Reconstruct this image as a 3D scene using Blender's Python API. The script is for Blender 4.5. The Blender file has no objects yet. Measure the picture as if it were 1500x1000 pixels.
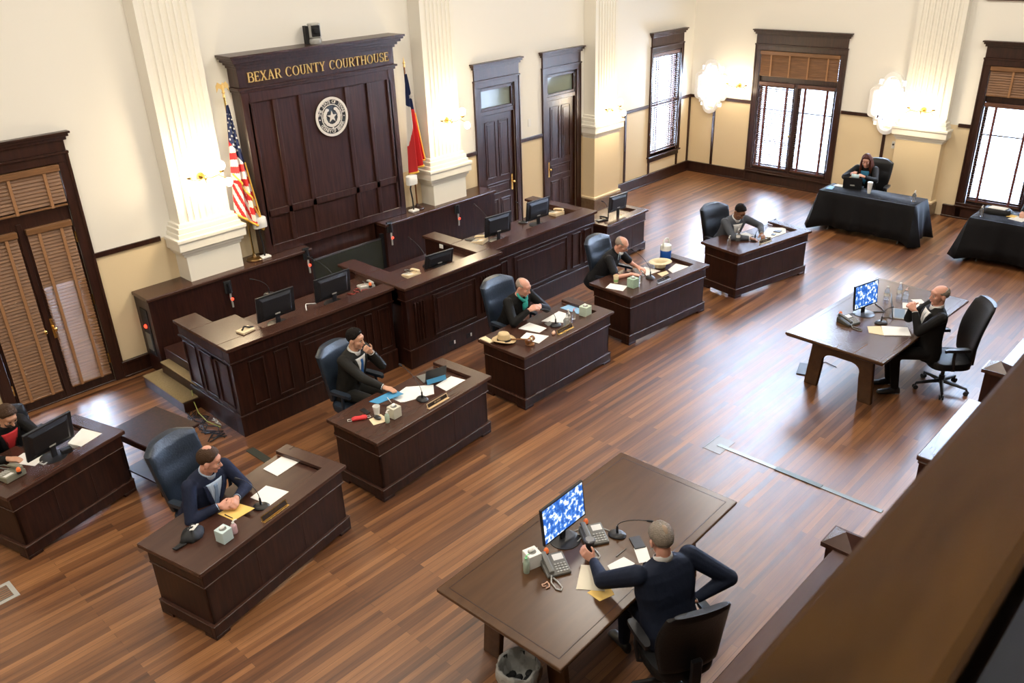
import bpy, bmesh, math, random
import numpy as np
from mathutils import Vector as V, Matrix, Quaternion
from mathutils.bvhtree import BVHTree
random.seed(7)
PI = math.pi
SC = bpy.context.scene
COL = SC.collection

# ---------------------------------------------------------------- camera
cd = bpy.data.cameras.new('camera')
cam = bpy.data.objects.new('camera', cd); COL.objects.link(cam)
yaw, pit, rol = 0.7779736662279856, 0.45223660915217495, -0.036397326670642015
fw = V((math.cos(pit)*math.cos(yaw), math.cos(pit)*math.sin(yaw), -math.sin(pit)))
rt = V((math.sin(yaw), -math.cos(yaw), 0)); up = rt.cross(fw)
rt2 = rt*math.cos(rol)+up*math.sin(rol); up2 = up*math.cos(rol)-rt*math.sin(rol)
R_ = Matrix((rt2, up2, -fw)).transposed()
cam.matrix_world = Matrix.Translation((-17.356638, -10.973428, 5.297313)) @ R_.to_4x4()
cd.sensor_width = 36; cd.lens = 1232.7677*36/1500; cd.clip_start = 0.05; cd.clip_end = 200
cd.dof.use_dof = True; cd.dof.focus_distance = 9.5; cd.dof.aperture_fstop = 5.0
SC.camera = cam

# ---------------------------------------------------------------- view, world, main lights
SC.view_settings.view_transform = 'Standard'; SC.view_settings.look = 'None'
SC.view_settings.gamma = 1; SC.view_settings.use_curve_mapping = False
SC.view_settings.exposure = 0.58
SC.cycles.use_denoising = True
SC.cycles.max_bounces = 8; SC.cycles.diffuse_bounces = 4; SC.cycles.glossy_bounces = 4
SC.cycles.transmission_bounces = 6; SC.cycles.sample_clamp_indirect = 6
SC.cycles.caustics_reflective = False; SC.cycles.caustics_refractive = False
w = bpy.data.worlds.new('sky'); SC.world = w; w.use_nodes = True
bg = w.node_tree.nodes['Background']; bg.inputs[0].default_value = (.58, .74, 1.0, 1); bg.inputs[1].default_value = 74

def area(name, loc, rot, sx, sy, power, col, portal=False, spread=None):
    l = bpy.data.lights.new(name, 'AREA'); l.shape = 'RECTANGLE'; l.size = sx; l.size_y = sy
    l.energy = power; l.color = col
    if portal: l.cycles.is_portal = True
    if spread: l.spread = spread
    o = bpy.data.objects.new(name, l); COL.objects.link(o); o.location = loc; o.rotation_euler = rot
    return o
ROOM = (-20.2, 0.0, -16.0, 0.0, 8.4)      # x0,x1,y0,y1,ceiling
UPW = [-2.57, -7.55, -12.5]               # tall upper windows over the lower ones
for yy in UPW:
    area('window_portal', (.32, yy, 5.9), (0, PI/2, 0), 3.8, 3.0, 1, (1, 1, 1), True)
for y0, y1 in [(-3.5, -1.7), (-8.1, -6.3)]:
    area('window_portal', (.32, (y0+y1)/2, 1.3), (0, PI/2, 0), 2.1, 1.9, 1, (1, 1, 1), True)

# ---------------------------------------------------------------- materials
MATS = {}
def mat(name, col, rough=.5, metal=0, spec=.5, emit=None, es=0, trans=0, alpha=1, coat=0, sheen=0, bump=0, bscale=40, vary=0, vscale=8, ior=1.45, sub=0):
    if name in MATS: return MATS[name]
    m = bpy.data.materials.new(name); m.use_nodes = True; nt = m.node_tree
    b = nt.nodes['Principled BSDF']; I = b.inputs
    I['Base Color'].default_value = (*col, 1); I['Roughness'].default_value = rough; I['Metallic'].default_value = metal
    I['Specular IOR Level'].default_value = spec; I['Transmission Weight'].default_value = trans
    I['Alpha'].default_value = alpha; I['Coat Weight'].default_value = coat; I['IOR'].default_value = ior
    if sheen: I['Sheen Weight'].default_value = sheen
    if sub: I['Subsurface Weight'].default_value = sub; I['Subsurface Scale'].default_value = .02
    if emit: I['Emission Color'].default_value = (*emit, 1); I['Emission Strength'].default_value = es
    if bump or vary:
        tc = nt.nodes.new('ShaderNodeTexCoord')
    if bump:
        n = nt.nodes.new('ShaderNodeTexNoise'); n.inputs['Scale'].default_value = bscale; n.inputs['Detail'].default_value = 4
        bp = nt.nodes.new('ShaderNodeBump'); bp.inputs['Strength'].default_value = bump; bp.inputs['Distance'].default_value = .02
        nt.links.new(tc.outputs['Object'], n.inputs['Vector']); nt.links.new(n.outputs['Fac'], bp.inputs['Height'])
        nt.links.new(bp.outputs['Normal'], I['Normal'])
    if vary:
        n = nt.nodes.new('ShaderNodeTexNoise'); n.inputs['Scale'].default_value = vscale; n.inputs['Detail'].default_value = 5
        mx = nt.nodes.new('ShaderNodeMix'); mx.data_type = 'RGBA'
        mx.inputs[6].default_value = tuple(c*(1-vary) for c in col)+(1,); mx.inputs[7].default_value = tuple(min(1, c*(1+vary)) for c in col)+(1,)
        nt.links.new(tc.outputs['Object'], n.inputs['Vector']); nt.links.new(n.outputs['Fac'], mx.inputs[0])
        nt.links.new(mx.outputs[2], I['Base Color'])
    MATS[name] = m
    return m
def wood(name, c0, c1, rough=.35, scale=(3, 40, 40), coat=.0, spec=.5, bump=.05):
    m = bpy.data.materials.new(name); m.use_nodes = True; nt = m.node_tree; N = nt.nodes; L = nt.links
    b = N['Principled BSDF']; tc = N.new('ShaderNodeTexCoord'); mp = N.new('ShaderNodeMapping'); mp.inputs['Scale'].default_value = scale
    n = N.new('ShaderNodeTexNoise'); n.inputs['Scale'].default_value = 1; n.inputs['Detail'].default_value = 2.5; n.inputs['Distortion'].default_value = .3
    r = N.new('ShaderNodeValToRGB'); r.color_ramp.elements[0].position = .35; r.color_ramp.elements[1].position = .68
    r.color_ramp.elements[0].color = (*c0, 1); r.color_ramp.elements[1].color = (*c1, 1)
    L.new(tc.outputs['Object'], mp.inputs['Vector']); L.new(mp.outputs[0], n.inputs['Vector']); L.new(n.outputs['Fac'], r.inputs[0]); L.new(r.outputs[0], b.inputs['Base Color'])
    b.inputs['Roughness'].default_value = rough; b.inputs['Coat Weight'].default_value = coat; b.inputs['Coat Roughness'].default_value = .12
    b.inputs['Specular IOR Level'].default_value = spec
    if bump:
        bp = N.new('ShaderNodeBump'); bp.inputs['Strength'].default_value = bump; bp.inputs['Distance'].default_value = .01
        L.new(n.outputs['Fac'], bp.inputs['Height']); L.new(bp.outputs[0], b.inputs['Normal'])
    MATS[name] = m
    return m
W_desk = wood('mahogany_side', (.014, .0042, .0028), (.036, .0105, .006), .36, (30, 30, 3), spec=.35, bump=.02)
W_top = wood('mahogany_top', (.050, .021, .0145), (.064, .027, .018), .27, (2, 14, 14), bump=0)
W_trim = wood('dark_trim_wood', (.020, .0065, .004), (.042, .014, .008), .32, (25, 25, 3))
W_pan = wood('backdrop_wood', (.022, .0075, .005), (.050, .018, .012), .32, (28, 28, 2.2))
W_table = wood('walnut_table', (.066, .030, .0125), (.084, .039, .016), .25, (2, 14, 14), bump=0)
W_rail = wood('balcony_wood', (.027, .0125, .003), (.053, .025, .0065), .8, (2, 7, 7), spec=.05, bump=.0)
W_blind = wood('blind_wood', (.15, .068, .026), (.24, .115, .045), .45, (4, 60, 60))
W_blindd = wood('blind_wood_dark', (.085, .035, .022), (.14, .06, .035), .45, (4, 60, 60))
W_gavel = wood('gavel_wood', (.16, .06, .02), (.30, .13, .045), .25, (20, 20, 4))
BRASS = mat('brass', (.75, .50, .16), .25, 1)
GOLD = mat('gold_letters', (.88, .62, .24), .35, .35)
STEEL = mat('steel', (.55, .55, .56), .3, 1)
BLACK = mat('black_plastic', (.012, .012, .014), .38)
BLACKM = mat('black_matte', (.010, .010, .011), .7)
GREYP = mat('grey_plastic', (.16, .16, .15), .42)
LGREY = mat('light_grey_plastic', (.42, .42, .40), .4)
WHITEP = mat('white_plastic', (.82, .82, .80), .4)
PAPER = mat('white_paper', (.86, .86, .84), .7)
PAPERG = mat('grey_print', (.25, .25, .27), .7)
CREAMP = mat('cream_paper', (.80, .66, .44), .7)
YELLOWP = mat('yellow_paper', (.86, .58, .17), .7)
BLUEP = mat('blue_folder', (.07, .30, .55), .5)
LBLUEP = mat('pale_blue_folder', (.28, .52, .80), .5)
LEATHER = mat('navy_leather', (.018, .027, .042), .36, bump=.12, bscale=60, vary=.25, vscale=5)
LEATHK = mat('black_leather', (.008, .008, .009), .42, spec=.3, bump=.1, bscale=60)
CLOTHK = mat('black_tablecloth', (.0055, .0055, .007), .7, spec=.22, bump=.25, bscale=7)
SKIN = mat('skin_light', (.60, .33, .22), .5, sub=.08)
SKINP = mat('skin_pink', (.66, .34, .25), .5, sub=.08)
SKINB = mat('skin_brown', (.24, .115, .065), .5, sub=.08)
WALLU = mat('cream_plaster', (.85, .825, .76), .6, bump=.03, bscale=6)
WALLL = mat('tan_plaster', (.80, .65, .42), .6, bump=.03, bscale=6)
PILW = mat('pilaster_plaster', (.85, .82, .74), .55)
STONE = mat('brown_marble', (.17, .11, .065), .25, vary=.5, vscale=14)
GLASS = mat('clear_plastic', (.9, .93, .94), .08, trans=.9, ior=1.3)
PANE = mat('window_glass', (1, 1, 1), .0, trans=1, ior=1.01, spec=.3)
GREENGEL = mat('green_gel', (.35, .62, .42), .25, trans=.35)
CARPET = mat('carpet_tan', (.30, .225, .115), .95, bump=.6, bscale=150, vary=.35, vscale=90)
RED = mat('red_cloth', (.62, .035, .04), .7)
ORANGE = mat('orange_beacon', (.75, .16, .04), .3, emit=(.9, .16, .03), es=.15)
REDL = mat('red_lamp', (.8, .03, .02), .3, emit=(1, .05, .02), es=2)

# ---------------------------------------------------------------- helpers
def tag(o, label=None, cat=None, group=None, kind=None):
    if label: o['label'] = label
    if cat: o['category'] = cat
    if group: o['group'] = group
    if kind: o['kind'] = kind
    return o
def thing(name, label, cat, loc=(0, 0, 0), rz=0, group=None):
    o = bpy.data.objects.new(name, None); COL.objects.link(o); o.empty_display_size = .1
    o.location = loc; o.rotation_euler = (0, 0, rz)
    return tag(o, label, cat, group)
def structure(name, loc=(0, 0, 0), rz=0):
    o = bpy.data.objects.new(name, None); COL.objects.link(o); o.location = loc; o.rotation_euler = (0, 0, rz); o['kind'] = 'structure'
    return o
class MB:
    def __init__(s, M=None): s.v = []; s.f = []; s.mi = []; s.M = M or Matrix(); s.cur = 0
    def add(s, vs, fs):
        n = len(s.v); s.v += [tuple(s.M @ V(p)) for p in vs]; s.f += [tuple(n+i for i in f) for f in fs]; s.mi += [s.cur]*len(fs)
        return s
    def box(s, x0, x1, y0, y1, z0, z1):
        if x0 > x1: x0, x1 = x1, x0
        if y0 > y1: y0, y1 = y1, y0
        if z0 > z1: z0, z1 = z1, z0
        return s.add([(x0, y0, z0), (x1, y0, z0), (x1, y1, z0), (x0, y1, z0), (x0, y0, z1), (x1, y0, z1), (x1, y1, z1), (x0, y1, z1)],
                     [(0, 3, 2, 1), (4, 5, 6, 7), (0, 1, 5, 4), (1, 2, 6, 5), (2, 3, 7, 6), (3, 0, 4, 7)])
    def obox(s, c, size, rot=(0, 0, 0)):
        m = MB(Matrix.Translation(c) @ __import__('mathutils').Euler(rot).to_matrix().to_4x4()); a, b, d = [q/2 for q in size]
        m.box(-a, a, -b, b, -d, d); return s.add(m.v, m.f)
    def loft(s, rings, cap=True, closed=True):
        n = len(rings[0]); vs = [p for r in rings for p in r]; fs = []
        for i in range(len(rings)-1):
            for j in range(n if closed else n-1):
                k = (j+1) % n; fs.append((i*n+j, i*n+k, (i+1)*n+k, (i+1)*n+j))
        if cap: fs.append(tuple(range(n-1, -1, -1))); fs.append(tuple((len(rings)-1)*n+j for j in range(n)))
        return s.add(vs, fs)
    def lathe(s, prof, n=20, c=(0, 0, 0)):
        return s.loft([[(c[0]+r*math.cos(2*PI*j/n), c[1]+r*math.sin(2*PI*j/n), c[2]+z) for j in range(n)] for r, z in prof])
    def cyl(s, p0, p1, r0, r1=None, n=12):
        r1 = r0 if r1 is None else r1; p0 = V(p0); p1 = V(p1); d = (p1-p0).normalized(); a = d.orthogonal().normalized(); b = d.cross(a)
        return s.loft([[p+(a*math.cos(2*PI*j/n)+b*math.sin(2*PI*j/n))*r for j in range(n)] for p, r in ((p0, r0), (p1, r1))])
    def tube(s, pts, r, n=8, closed=False):
        pts = [V(p) for p in pts]; rings = []; a = None
        for i, p in enumerate(pts):
            d = (pts[min(i+1, len(pts)-1)]-pts[max(i-1, 0)]).normalized()
            a = (a-d*a.dot(d)).normalized() if a is not None and (a-d*a.dot(d)).length > 1e-4 else d.orthogonal().normalized()
            b = d.cross(a); q = r[i] if isinstance(r, (list, tuple)) else r
            rings.append([p+(a*math.cos(2*PI*j/n)+b*math.sin(2*PI*j/n))*q for j in range(n)])
        return s.loft(rings)
    def capsule(s, p0, r0, p1, r1, n=12):
        p0 = V(p0); p1 = V(p1); d = p1-p0
        if d.length < 1e-6: return s.ell(p0, (r0, r0, r0))
        d.normalize(); st = []
        for k in range(1, 5): t = -PI/2+k*PI/2/4; st.append((p0+d*math.sin(t)*r0, max(r0*math.cos(t), 1e-3)))
        for k in range(0, 4): t = k*PI/2/4; st.append((p1+d*math.sin(t)*r1, max(r1*math.cos(t), 1e-3)))
        a = d.orthogonal().normalized(); b = d.cross(a)
        st = [(p0-d*r0, 1e-3)]+st+[(p1+d*r1, 1e-3)]
        return s.loft([[p+(a*math.cos(2*PI*j/n)+b*math.sin(2*PI*j/n))*r for j in range(n)] for p, r in st])
    def ell(s, c, r, R=None, n=16, m=10):
        c = V(c); R = R or Matrix.Identity(3); rings = []
        for i in range(m+1):
            t = -PI/2+PI*i/m; q = max(math.cos(t), .01)
            rings.append([c+R @ V((r[0]*q*math.cos(2*PI*j/n), r[1]*q*math.sin(2*PI*j/n), r[2]*math.sin(t))) for j in range(n)])
        return s.loft(rings)
    def prism(s, poly, z0, z1):      # polygon in local xy
        n = len(poly)
        return s.add([(x, y, z0) for x, y in poly]+[(x, y, z1) for x, y in poly],
                     [tuple(range(n-1, -1, -1)), tuple(range(n, 2*n))]+[(i, (i+1) % n, n+(i+1) % n, n+i) for i in range(n)])
    def ring(s, outer, inner, z0, z1):
        n = len(outer)
        vs = [(x, y, z) for z in (z0, z1) for P in (outer, inner) for x, y in P]; fs = []
        for i in range(n):
            k = (i+1) % n; fs += [(i, n+i, n+k, k), (2*n+i, 2*n+k, 3*n+k, 3*n+i), (i, k, 2*n+k, 2*n+i), (n+i, 3*n+i, 3*n+k, n+k)]
        return s.add(vs, fs)
    def build(s, name, m, parent=None, bevel=0, smooth=False, seg=1, loc=None, rot=None):
        me = bpy.data.meshes.new(name); me.from_pydata(s.v, [], s.f); me.update()
        o = bpy.data.objects.new(name, me); COL.objects.link(o)
        for q in (m if isinstance(m, (list, tuple)) else [m]): me.materials.append(q)
        if isinstance(m, (list, tuple)): me.polygons.foreach_set('material_index', s.mi)
        if parent is not None: o.parent = parent
        if loc: o.location = loc
        if rot: o.rotation_euler = rot
        bm = bmesh.new(); bm.from_mesh(me); bmesh.ops.recalc_face_normals(bm, faces=bm.faces); bm.to_mesh(me); bm.free()
        if smooth: me.shade_smooth(); 
        if smooth == 'auto':
            me.set_sharp_from_angle(angle=math.radians(40))
        if bevel:
            b = o.modifiers.new('bevel', 'BEVEL'); b.width = bevel; b.segments = seg; b.limit_method = 'ANGLE'; b.angle_limit = math.radians(40)
        return o
def bx(name, m, parent, *a, bevel=0): return MB().box(*a).build(name, m, parent, bevel)
def copy_tree(o, parent=None):
    c = o.copy(); COL.objects.link(c); c.parent = parent
    for ch in o.children: copy_tree(ch, c)
    return c
def put(o, loc, rz=0, label=None, group=None):
    o.location = loc; o.rotation_euler = (0, 0, rz)
    if label: o['label'] = label
    if group: o['group'] = group
    return o
def text_obj(s, size, name, m, parent=None, extrude=.002, loc=(0, 0, 0), rot=(0, 0, 0), align='CENTER', sx=1):
    c = bpy.data.curves.new(name, 'FONT'); c.body = s; c.size = size; c.extrude = extrude; c.align_x = align; c.align_y = 'CENTER'; c.resolution_u = 2
    t = bpy.data.objects.new(name, c); COL.objects.link(t)
    dg = bpy.context.evaluated_depsgraph_get(); me = bpy.data.meshes.new_from_object(t.evaluated_get(dg))
    bpy.data.objects.remove(t)
    o = bpy.data.objects.new(name, me); COL.objects.link(o); me.materials.clear(); me.materials.append(m)
    o.parent = parent; o.location = loc; o.rotation_euler = rot; o.scale = (sx, 1, 1)
    return o
def sheet(name, m, pts, z, label, cat, group=None, th=.0015, dy=0):
    """a thin sheet lying on a surface, corners given in world xy"""
    cx = sum(p[0] for p in pts)/len(pts); cy = sum(p[1] for p in pts)/len(pts)
    mb = MB(); mb.prism([(p[0]-cx, p[1]-cy) for p in pts], 0, th)
    o = mb.build(name, m, None, loc=(cx, cy, z)); tag(o, label, cat, group); return o
def w2(o, a, p):   # local xy of a frame at o turned by a -> world xy
    return (o[0]+p[0]*math.cos(a)-p[1]*math.sin(a), o[1]+p[0]*math.sin(a)+p[1]*math.cos(a))
# ================================================================ the room
def floor_mat():
    m = bpy.data.materials.new('floor_boards'); m.use_nodes = True; nt = m.node_tree; N = nt.nodes; L = nt.links; b = N['Principled BSDF']
    tc = N.new('ShaderNodeTexCoord'); br = N.new('ShaderNodeTexBrick')
    br.inputs['Scale'].default_value = 1; br.inputs['Brick Width'].default_value = 1.7; br.inputs['Row Height'].default_value = .062
    br.inputs['Mortar Size'].default_value = .0016; br.inputs['Mortar Smooth'].default_value = .1; br.offset = .37; br.squash = 1
    br.inputs['Color1'].default_value = (0, 0, 0, 1); br.inputs['Color2'].default_value = (1, 1, 1, 1); br.inputs['Mortar'].default_value = (.5, .5, .5, 1)
    def noise(sc, mapping, det=5, dist=0):
        mp = N.new('ShaderNodeMapping'); mp.inputs['Scale'].default_value = mapping; n = N.new('ShaderNodeTexNoise'); n.inputs['Scale'].default_value = sc
        n.inputs['Detail'].default_value = det; n.inputs['Distortion'].default_value = dist
        L.new(tc.outputs['Object'], mp.inputs['Vector']); L.new(mp.outputs[0], n.inputs['Vector']); return n
    L.new(tc.outputs['Object'], br.inputs['Vector'])
    g1 = noise(1, (1.4, 26, 1), 6, .5); g2 = noise(1, (.35, 1.6, 1), 3); g3 = noise(1, (.9, 11.8, 1), 2)
    def math_(op, a, b_=None, v=None):
        n = N.new('ShaderNodeMath'); n.operation = op; L.new(a, n.inputs[0])
        if b_ is not None: L.new(b_, n.inputs[1])
        else: n.inputs[1].default_value = v
        return n.outputs[0]
    sep = N.new('ShaderNodeSeparateColor'); L.new(br.outputs['Color'], sep.inputs[0])
    a = math_('MULTIPLY', sep.outputs[0], v=.42); c = math_('MULTIPLY', g1.outputs['Fac'], v=.45); d = math_('MULTIPLY', g3.outputs['Fac'], v=.35)
    e = math_('ADD', a, c); e = math_('ADD', e, d)
    r = N.new('ShaderNodeValToRGB'); cr = r.color_ramp; cr.elements[0].position = .30; cr.elements[0].color = (.045, .016, .007, 1)
    cr.elements[1].position = .92; cr.elements[1].color = (.34, .155, .06, 1)
    el = cr.elements.new(.47); el.color = (.115, .043, .016, 1); el = cr.elements.new(.66); el.color = (.20, .082, .030, 1)
    L.new(e, r.inputs[0])
    mx = N.new('ShaderNodeMix'); mx.data_type = 'RGBA'; mx.blend_type = 'MULTIPLY'; mx.inputs[0].default_value = 1
    mo = N.new('ShaderNodeMapRange'); L.new(br.outputs['Fac'], mo.inputs[0]); mo.inputs[3].default_value = 1; mo.inputs[4].default_value = .35
    L.new(r.outputs[0], mx.inputs[6]); L.new(mo.outputs[0], mx.inputs[7]); L.new(mx.outputs[2], b.inputs['Base Color'])
    rr = N.new('ShaderNodeMapRange'); L.new(g2.outputs['Fac'], rr.inputs[0]); rr.inputs[3].default_value = .30; rr.inputs[4].default_value = .40
    L.new(rr.outputs[0], b.inputs['Roughness'])
    bp = N.new('ShaderNodeBump'); bp.inputs['Strength'].default_value = .08; bp.inputs['Distance'].default_value = .002
    L.new(e, bp.inputs['Height']); L.new(bp.outputs[0], b.inputs['Normal']); b.inputs['Specular IOR Level'].default_value = .85
    return m
X0, X1, Y0, Y1, ZC = ROOM
fl = MB().box(X0, X1+.3, Y0, Y1+.3, -.1, 0).build('floor', floor_mat()); fl['kind'] = 'structure'
ce = MB().box(X0-.3, X1+.3, Y0-.3, Y1+.3, ZC, ZC+.2).build('ceiling', WALLU); ce['kind'] = 'structure'

def wall(name, fn, u0, u1, holes, split=1.75, th=.3):
    us = sorted({u0, u1, *[h[0] for h in holes], *[h[1] for h in holes]}); zs = sorted({0, split, ZC, *[h[2] for h in holes], *[h[3] for h in holes]})
    mb = MB()
    for a, b in zip(us, us[1:]):
        for c, d in zip(zs, zs[1:]):
            if any(h[0] <= (a+b)/2 <= h[1] and h[2] <= (c+d)/2 <= h[3] for h in holes): continue
            mb.cur = 0 if c >= split-.01 else 1
            mb.box(*fn(a, b, c, d, th))
    o = mb.build(name, [WALLU, WALLL]); o['kind'] = 'structure'; return o
FW = [(-3.47, -1.70), (-8.28, -6.25)]           # french windows on the window wall (y0,y1)
LD = (-15.14, -13.92)                            # double door on the back wall
D2 = (-6.83, -5.95); D3 = (-5.05, -4.18); NW = (-1.58, -.52)
QF = [(-.55, 2.0), (-4.58, 2.02)]
wall('wall_back', lambda a, b, c, d, t: (a, b, 0, t, c, d), X0, X1+.3,
     [(LD[0], LD[1], 0, 2.98), (D2[0], D2[1], 0, 2.86), (D3[0], D3[1], 0, 2.86), (NW[0], NW[1], .62, 2.86)])
wall('wall_window', lambda a, b, c, d, t: (0, t, a, b, c, d), Y0, Y1,
     [(a, b, .30, 2.86) for a, b in FW]+[(y-.27, y+.27, z-.44, z+.44) for y, z in QF]+[(y-1.5, y+1.5, 4.0, 7.8) for y in UPW])
wall('wall_left', lambda a, b, c, d, t: (X0-t, X0, a, b, c, d), Y0, Y1, [])
wall('wall_front', lambda a, b, c, d, t: (X0, X1, Y0-t, Y0, c, d), X0, X1, [])

# baseboards and trims
def st(name, m, *a, bevel=.004):
    o = MB().box(*a).build(name, m, None, bevel); o['kind'] = 'structure'; return o
def baseboard(name, segs, axis):
    mb = MB()
    for a, b in segs:
        if axis == 'x': mb.box(a, b, -.035, 0, 0, .20); mb.box(a, b, -.05, 0, .20, .235); mb.box(a, b, -.06, -.035, 0, .03)
        else: mb.box(-.035, 0, a, b, 0, .20); mb.box(-.05, 0, a, b, .20, .235); mb.box(-.06, -.035, a, b, 0, .03)
    o = mb.build(name, W_trim, None, .004); o['kind'] = 'structure'
baseboard('baseboard_back', [(-13.80, -12.75), (-11.9, -8.3), (-7.45, -6.95), (-5.82, -5.17), (-3.06, 0)], 'x')
baseboard('baseboard_window', [(-4.72, 0), (-16, -5.9)], 'y')
for i, (a, b) in enumerate([(-13.80, -12.9), (-7.40, -6.93), (-5.84, -5.16), (-3.0, -1.68), (-.45, 0)]):
    st('trim_%d' % (i+1), W_trim, a, b, -.03, 0, 1.72, 1.785)
for i, (a, b) in enumerate([(-1.58, -.80), (-.28, 0), (-4.4, -3.62), (-6.15, -5.9), (-16, -8.4)]):
    st('trim_%d' % (i+6), W_trim, -.03, 0, a, b, 1.72, 1.785)
for i, (x, z0, z1) in enumerate([(-2.52, .235, 1.72), (-1.61, .235, .56), (-.49, .235, .56), (-.035, .235, 1.72)]):
    st('trim_%d' % (i+11), W_trim, x-.03, x+.03, -.025, 0, z0, z1)
for i, (y, z1) in enumerate([(-.66, 1.5), (-4.56, 1.5)]):
    st('trim_%d' % (i+15), W_trim, -.025, 0, y-.03, y+.03, .235, z1)

# pilasters (seven flutes each)
def pilaster(name, M, wb, wc, ws, dep, zb=1.5, stone=True, nfl=7):
    r = structure(name); r.matrix_world = M
    MB().box(-wb/2, wb/2, -dep, 0, .26 if stone else 0, zb).build('pilaster_block', PILW if not stone else WALLL, r, .004)
    if stone:
        mb = MB(); mb.box(-wb/2-.05, wb/2+.05, -dep-.05, 0, 0, .24); mb.build('plinth', STONE, r, .006)
        MB().box(-wb/2-.04, wb/2+.04, -dep-.04, 0, .24, .29).build('plinth_moulding', WALLL, r, .01)
    mb = MB()
    for e, z0, z1 in [(.02, zb, zb+.05), (.05, zb+.05, zb+.10), (.085, zb+.10, zb+.22), (.10, zb+.22, zb+.27), (.05, zb+.27, zb+.33), (.03, zb+.33, zb+.40), (0.0, zb+.40, zb+.45)]:
        mb.box(-wc/2+.1-e, wc/2-.1+e, -dep+.02-e, 0, z0, z1)
    mb.build('pilaster_cap', PILW, r, .008, seg=2)
    # fluted shaft
    n = nfl; m_ = .06; fwid = (ws-2*m_)/n; prof = [(-ws/2, 0), (-ws/2, -dep+.05)]
    for k in range(n):
        xc = -ws/2+m_+fwid*(k+.5); rr = fwid*.34
        for j in range(7):
            t = PI-PI*j/6; prof.append((xc+rr*math.cos(t), -dep+.05+rr*.9*math.sin(t)))
    prof += [(ws/2, -dep+.05), (ws/2, 0)]
    MB().loft([[(x, y, zb+.45) for x, y in prof], [(x, y, ZC-.5) for x, y in prof]], cap=True).build('pilaster_shaft', PILW, r)
    return r
def TM(x, y, z=0, rz=0): return Matrix.Translation((x, y, z)) @ Matrix.Rotation(rz, 4, 'Z')
pilaster('trim_17', TM(-12.34, 0), .80, 1.02, .74, .33, 1.5, False)
pilaster('trim_18', TM(-7.93, 0), .75, .97, .70, .33, 1.5, False)
pilaster('trim_19', TM(-3.56, 0), .82, .98, .70, .33, 1.5, True)
pilaster('trim_20', TM(0, -5.30, 0, -PI/2), .86, 1.05, .85, .22, 1.4, True)
MB().box(-.12, 0, -16, 0, 8.0, ZC).build('trim_21', PILW)['kind'] = 'structure'

# door and window surrounds. local: x along wall, y into room negative, z up
def header(mb, a, b, z0, top):
    mb.box(a-.02, b+.02, -.055, 0, z0, z0+.03); mb.box(a, b, -.035, 0, z0+.03, top-.10)
    mb.box(a-.03, b+.03, -.06, 0, top-.10, top-.06); mb.box(a-.055, b+.055, -.085, 0, top-.06, top-.025); mb.box(a-.075, b+.075, -.105, 0, top-.025, top)
def casing(r, a, b, wd, z0, zl, top, sill=None):
    mb = MB()
    mb.box(a-wd, a, -.035, 0, z0, zl); mb.box(b, b+wd, -.035, 0, z0, zl); mb.box(a-wd, b+wd, -.035, 0, zl, zl+.10)
    mb.box(a-wd-.012, a-wd+.02, -.045, 0, z0, zl+.1); mb.box(b+wd-.02, b+wd+.012, -.045, 0, z0, zl+.1)
    mb.box(a, a+.02, 0, .28, z0, zl); mb.box(b-.02, b, 0, .28, z0, zl); mb.box(a, b, 0, .28, zl-.02, zl)
    header(mb, a-wd, b+wd, zl+.10, top)
    if sill is not None: mb.box(a-wd-.03, b+wd+.03, -.07, .25, sill-.035, sill); mb.box(a-wd, b+wd, -.03, 0, sill-.13, sill-.035)
    mb.build('casing', W_trim, r, .004)
def blind(name, label, M, w, z0, z1, tapes, m, closed=True, tilt=None, group=None, pitch=.043, open_below=None, mt=None):
    """wooden slat blind; local frame: x across, y depth, z up"""
    r = thing(name, label, 'blind', group=group); r.matrix_world = M
    MB().box(-w/2-.01, w/2+.01, -.035, .025, z1-.075, z1).build('headrail', m, r, .005)
    mb = MB(); z = z1-.09; k = 0
    while z > z0+.03:
        a = (1.15 if closed else tilt)
        if open_below and z < open_below: a = .55
        hw = .0245; cy, sz = math.cos(a)*hw, math.sin(a)*hw
        th = .0016
        mb.add([(-w/2, -cy, z-sz-th), (w/2, -cy, z-sz-th), (w/2, cy, z+sz-th), (-w/2, cy, z+sz-th), (-w/2, -cy, z-sz+th), (w/2, -cy, z-sz+th), (w/2, cy, z+sz+th), (-w/2, cy, z+sz+th)],
               [(0, 3, 2, 1), (4, 5, 6, 7), (0, 1, 5, 4), (1, 2, 6, 5), (2, 3, 7, 6), (3, 0, 4, 7)])
        z -= pitch; k += 1
    mb.build('slats', m, r)
    MB().box(-w/2, w/2, -.022, .022, z0, z0+.022).build('bottom_rail', m, r, .003)
    for tx in tapes:
        t = MB(); t.box(tx-.017, tx+.017, -.028, -.026, z0, z1-.07); t.box(tx-.017, tx+.017, .026, .028, z0, z1-.07); t.build('ladder_tape', mt or m, r)
    return r
TAPE = mat('blind_tape', (.34, .17, .075), .7); TAPED = mat('blind_tape_dark', (.13, .035, .03), .7)

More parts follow.
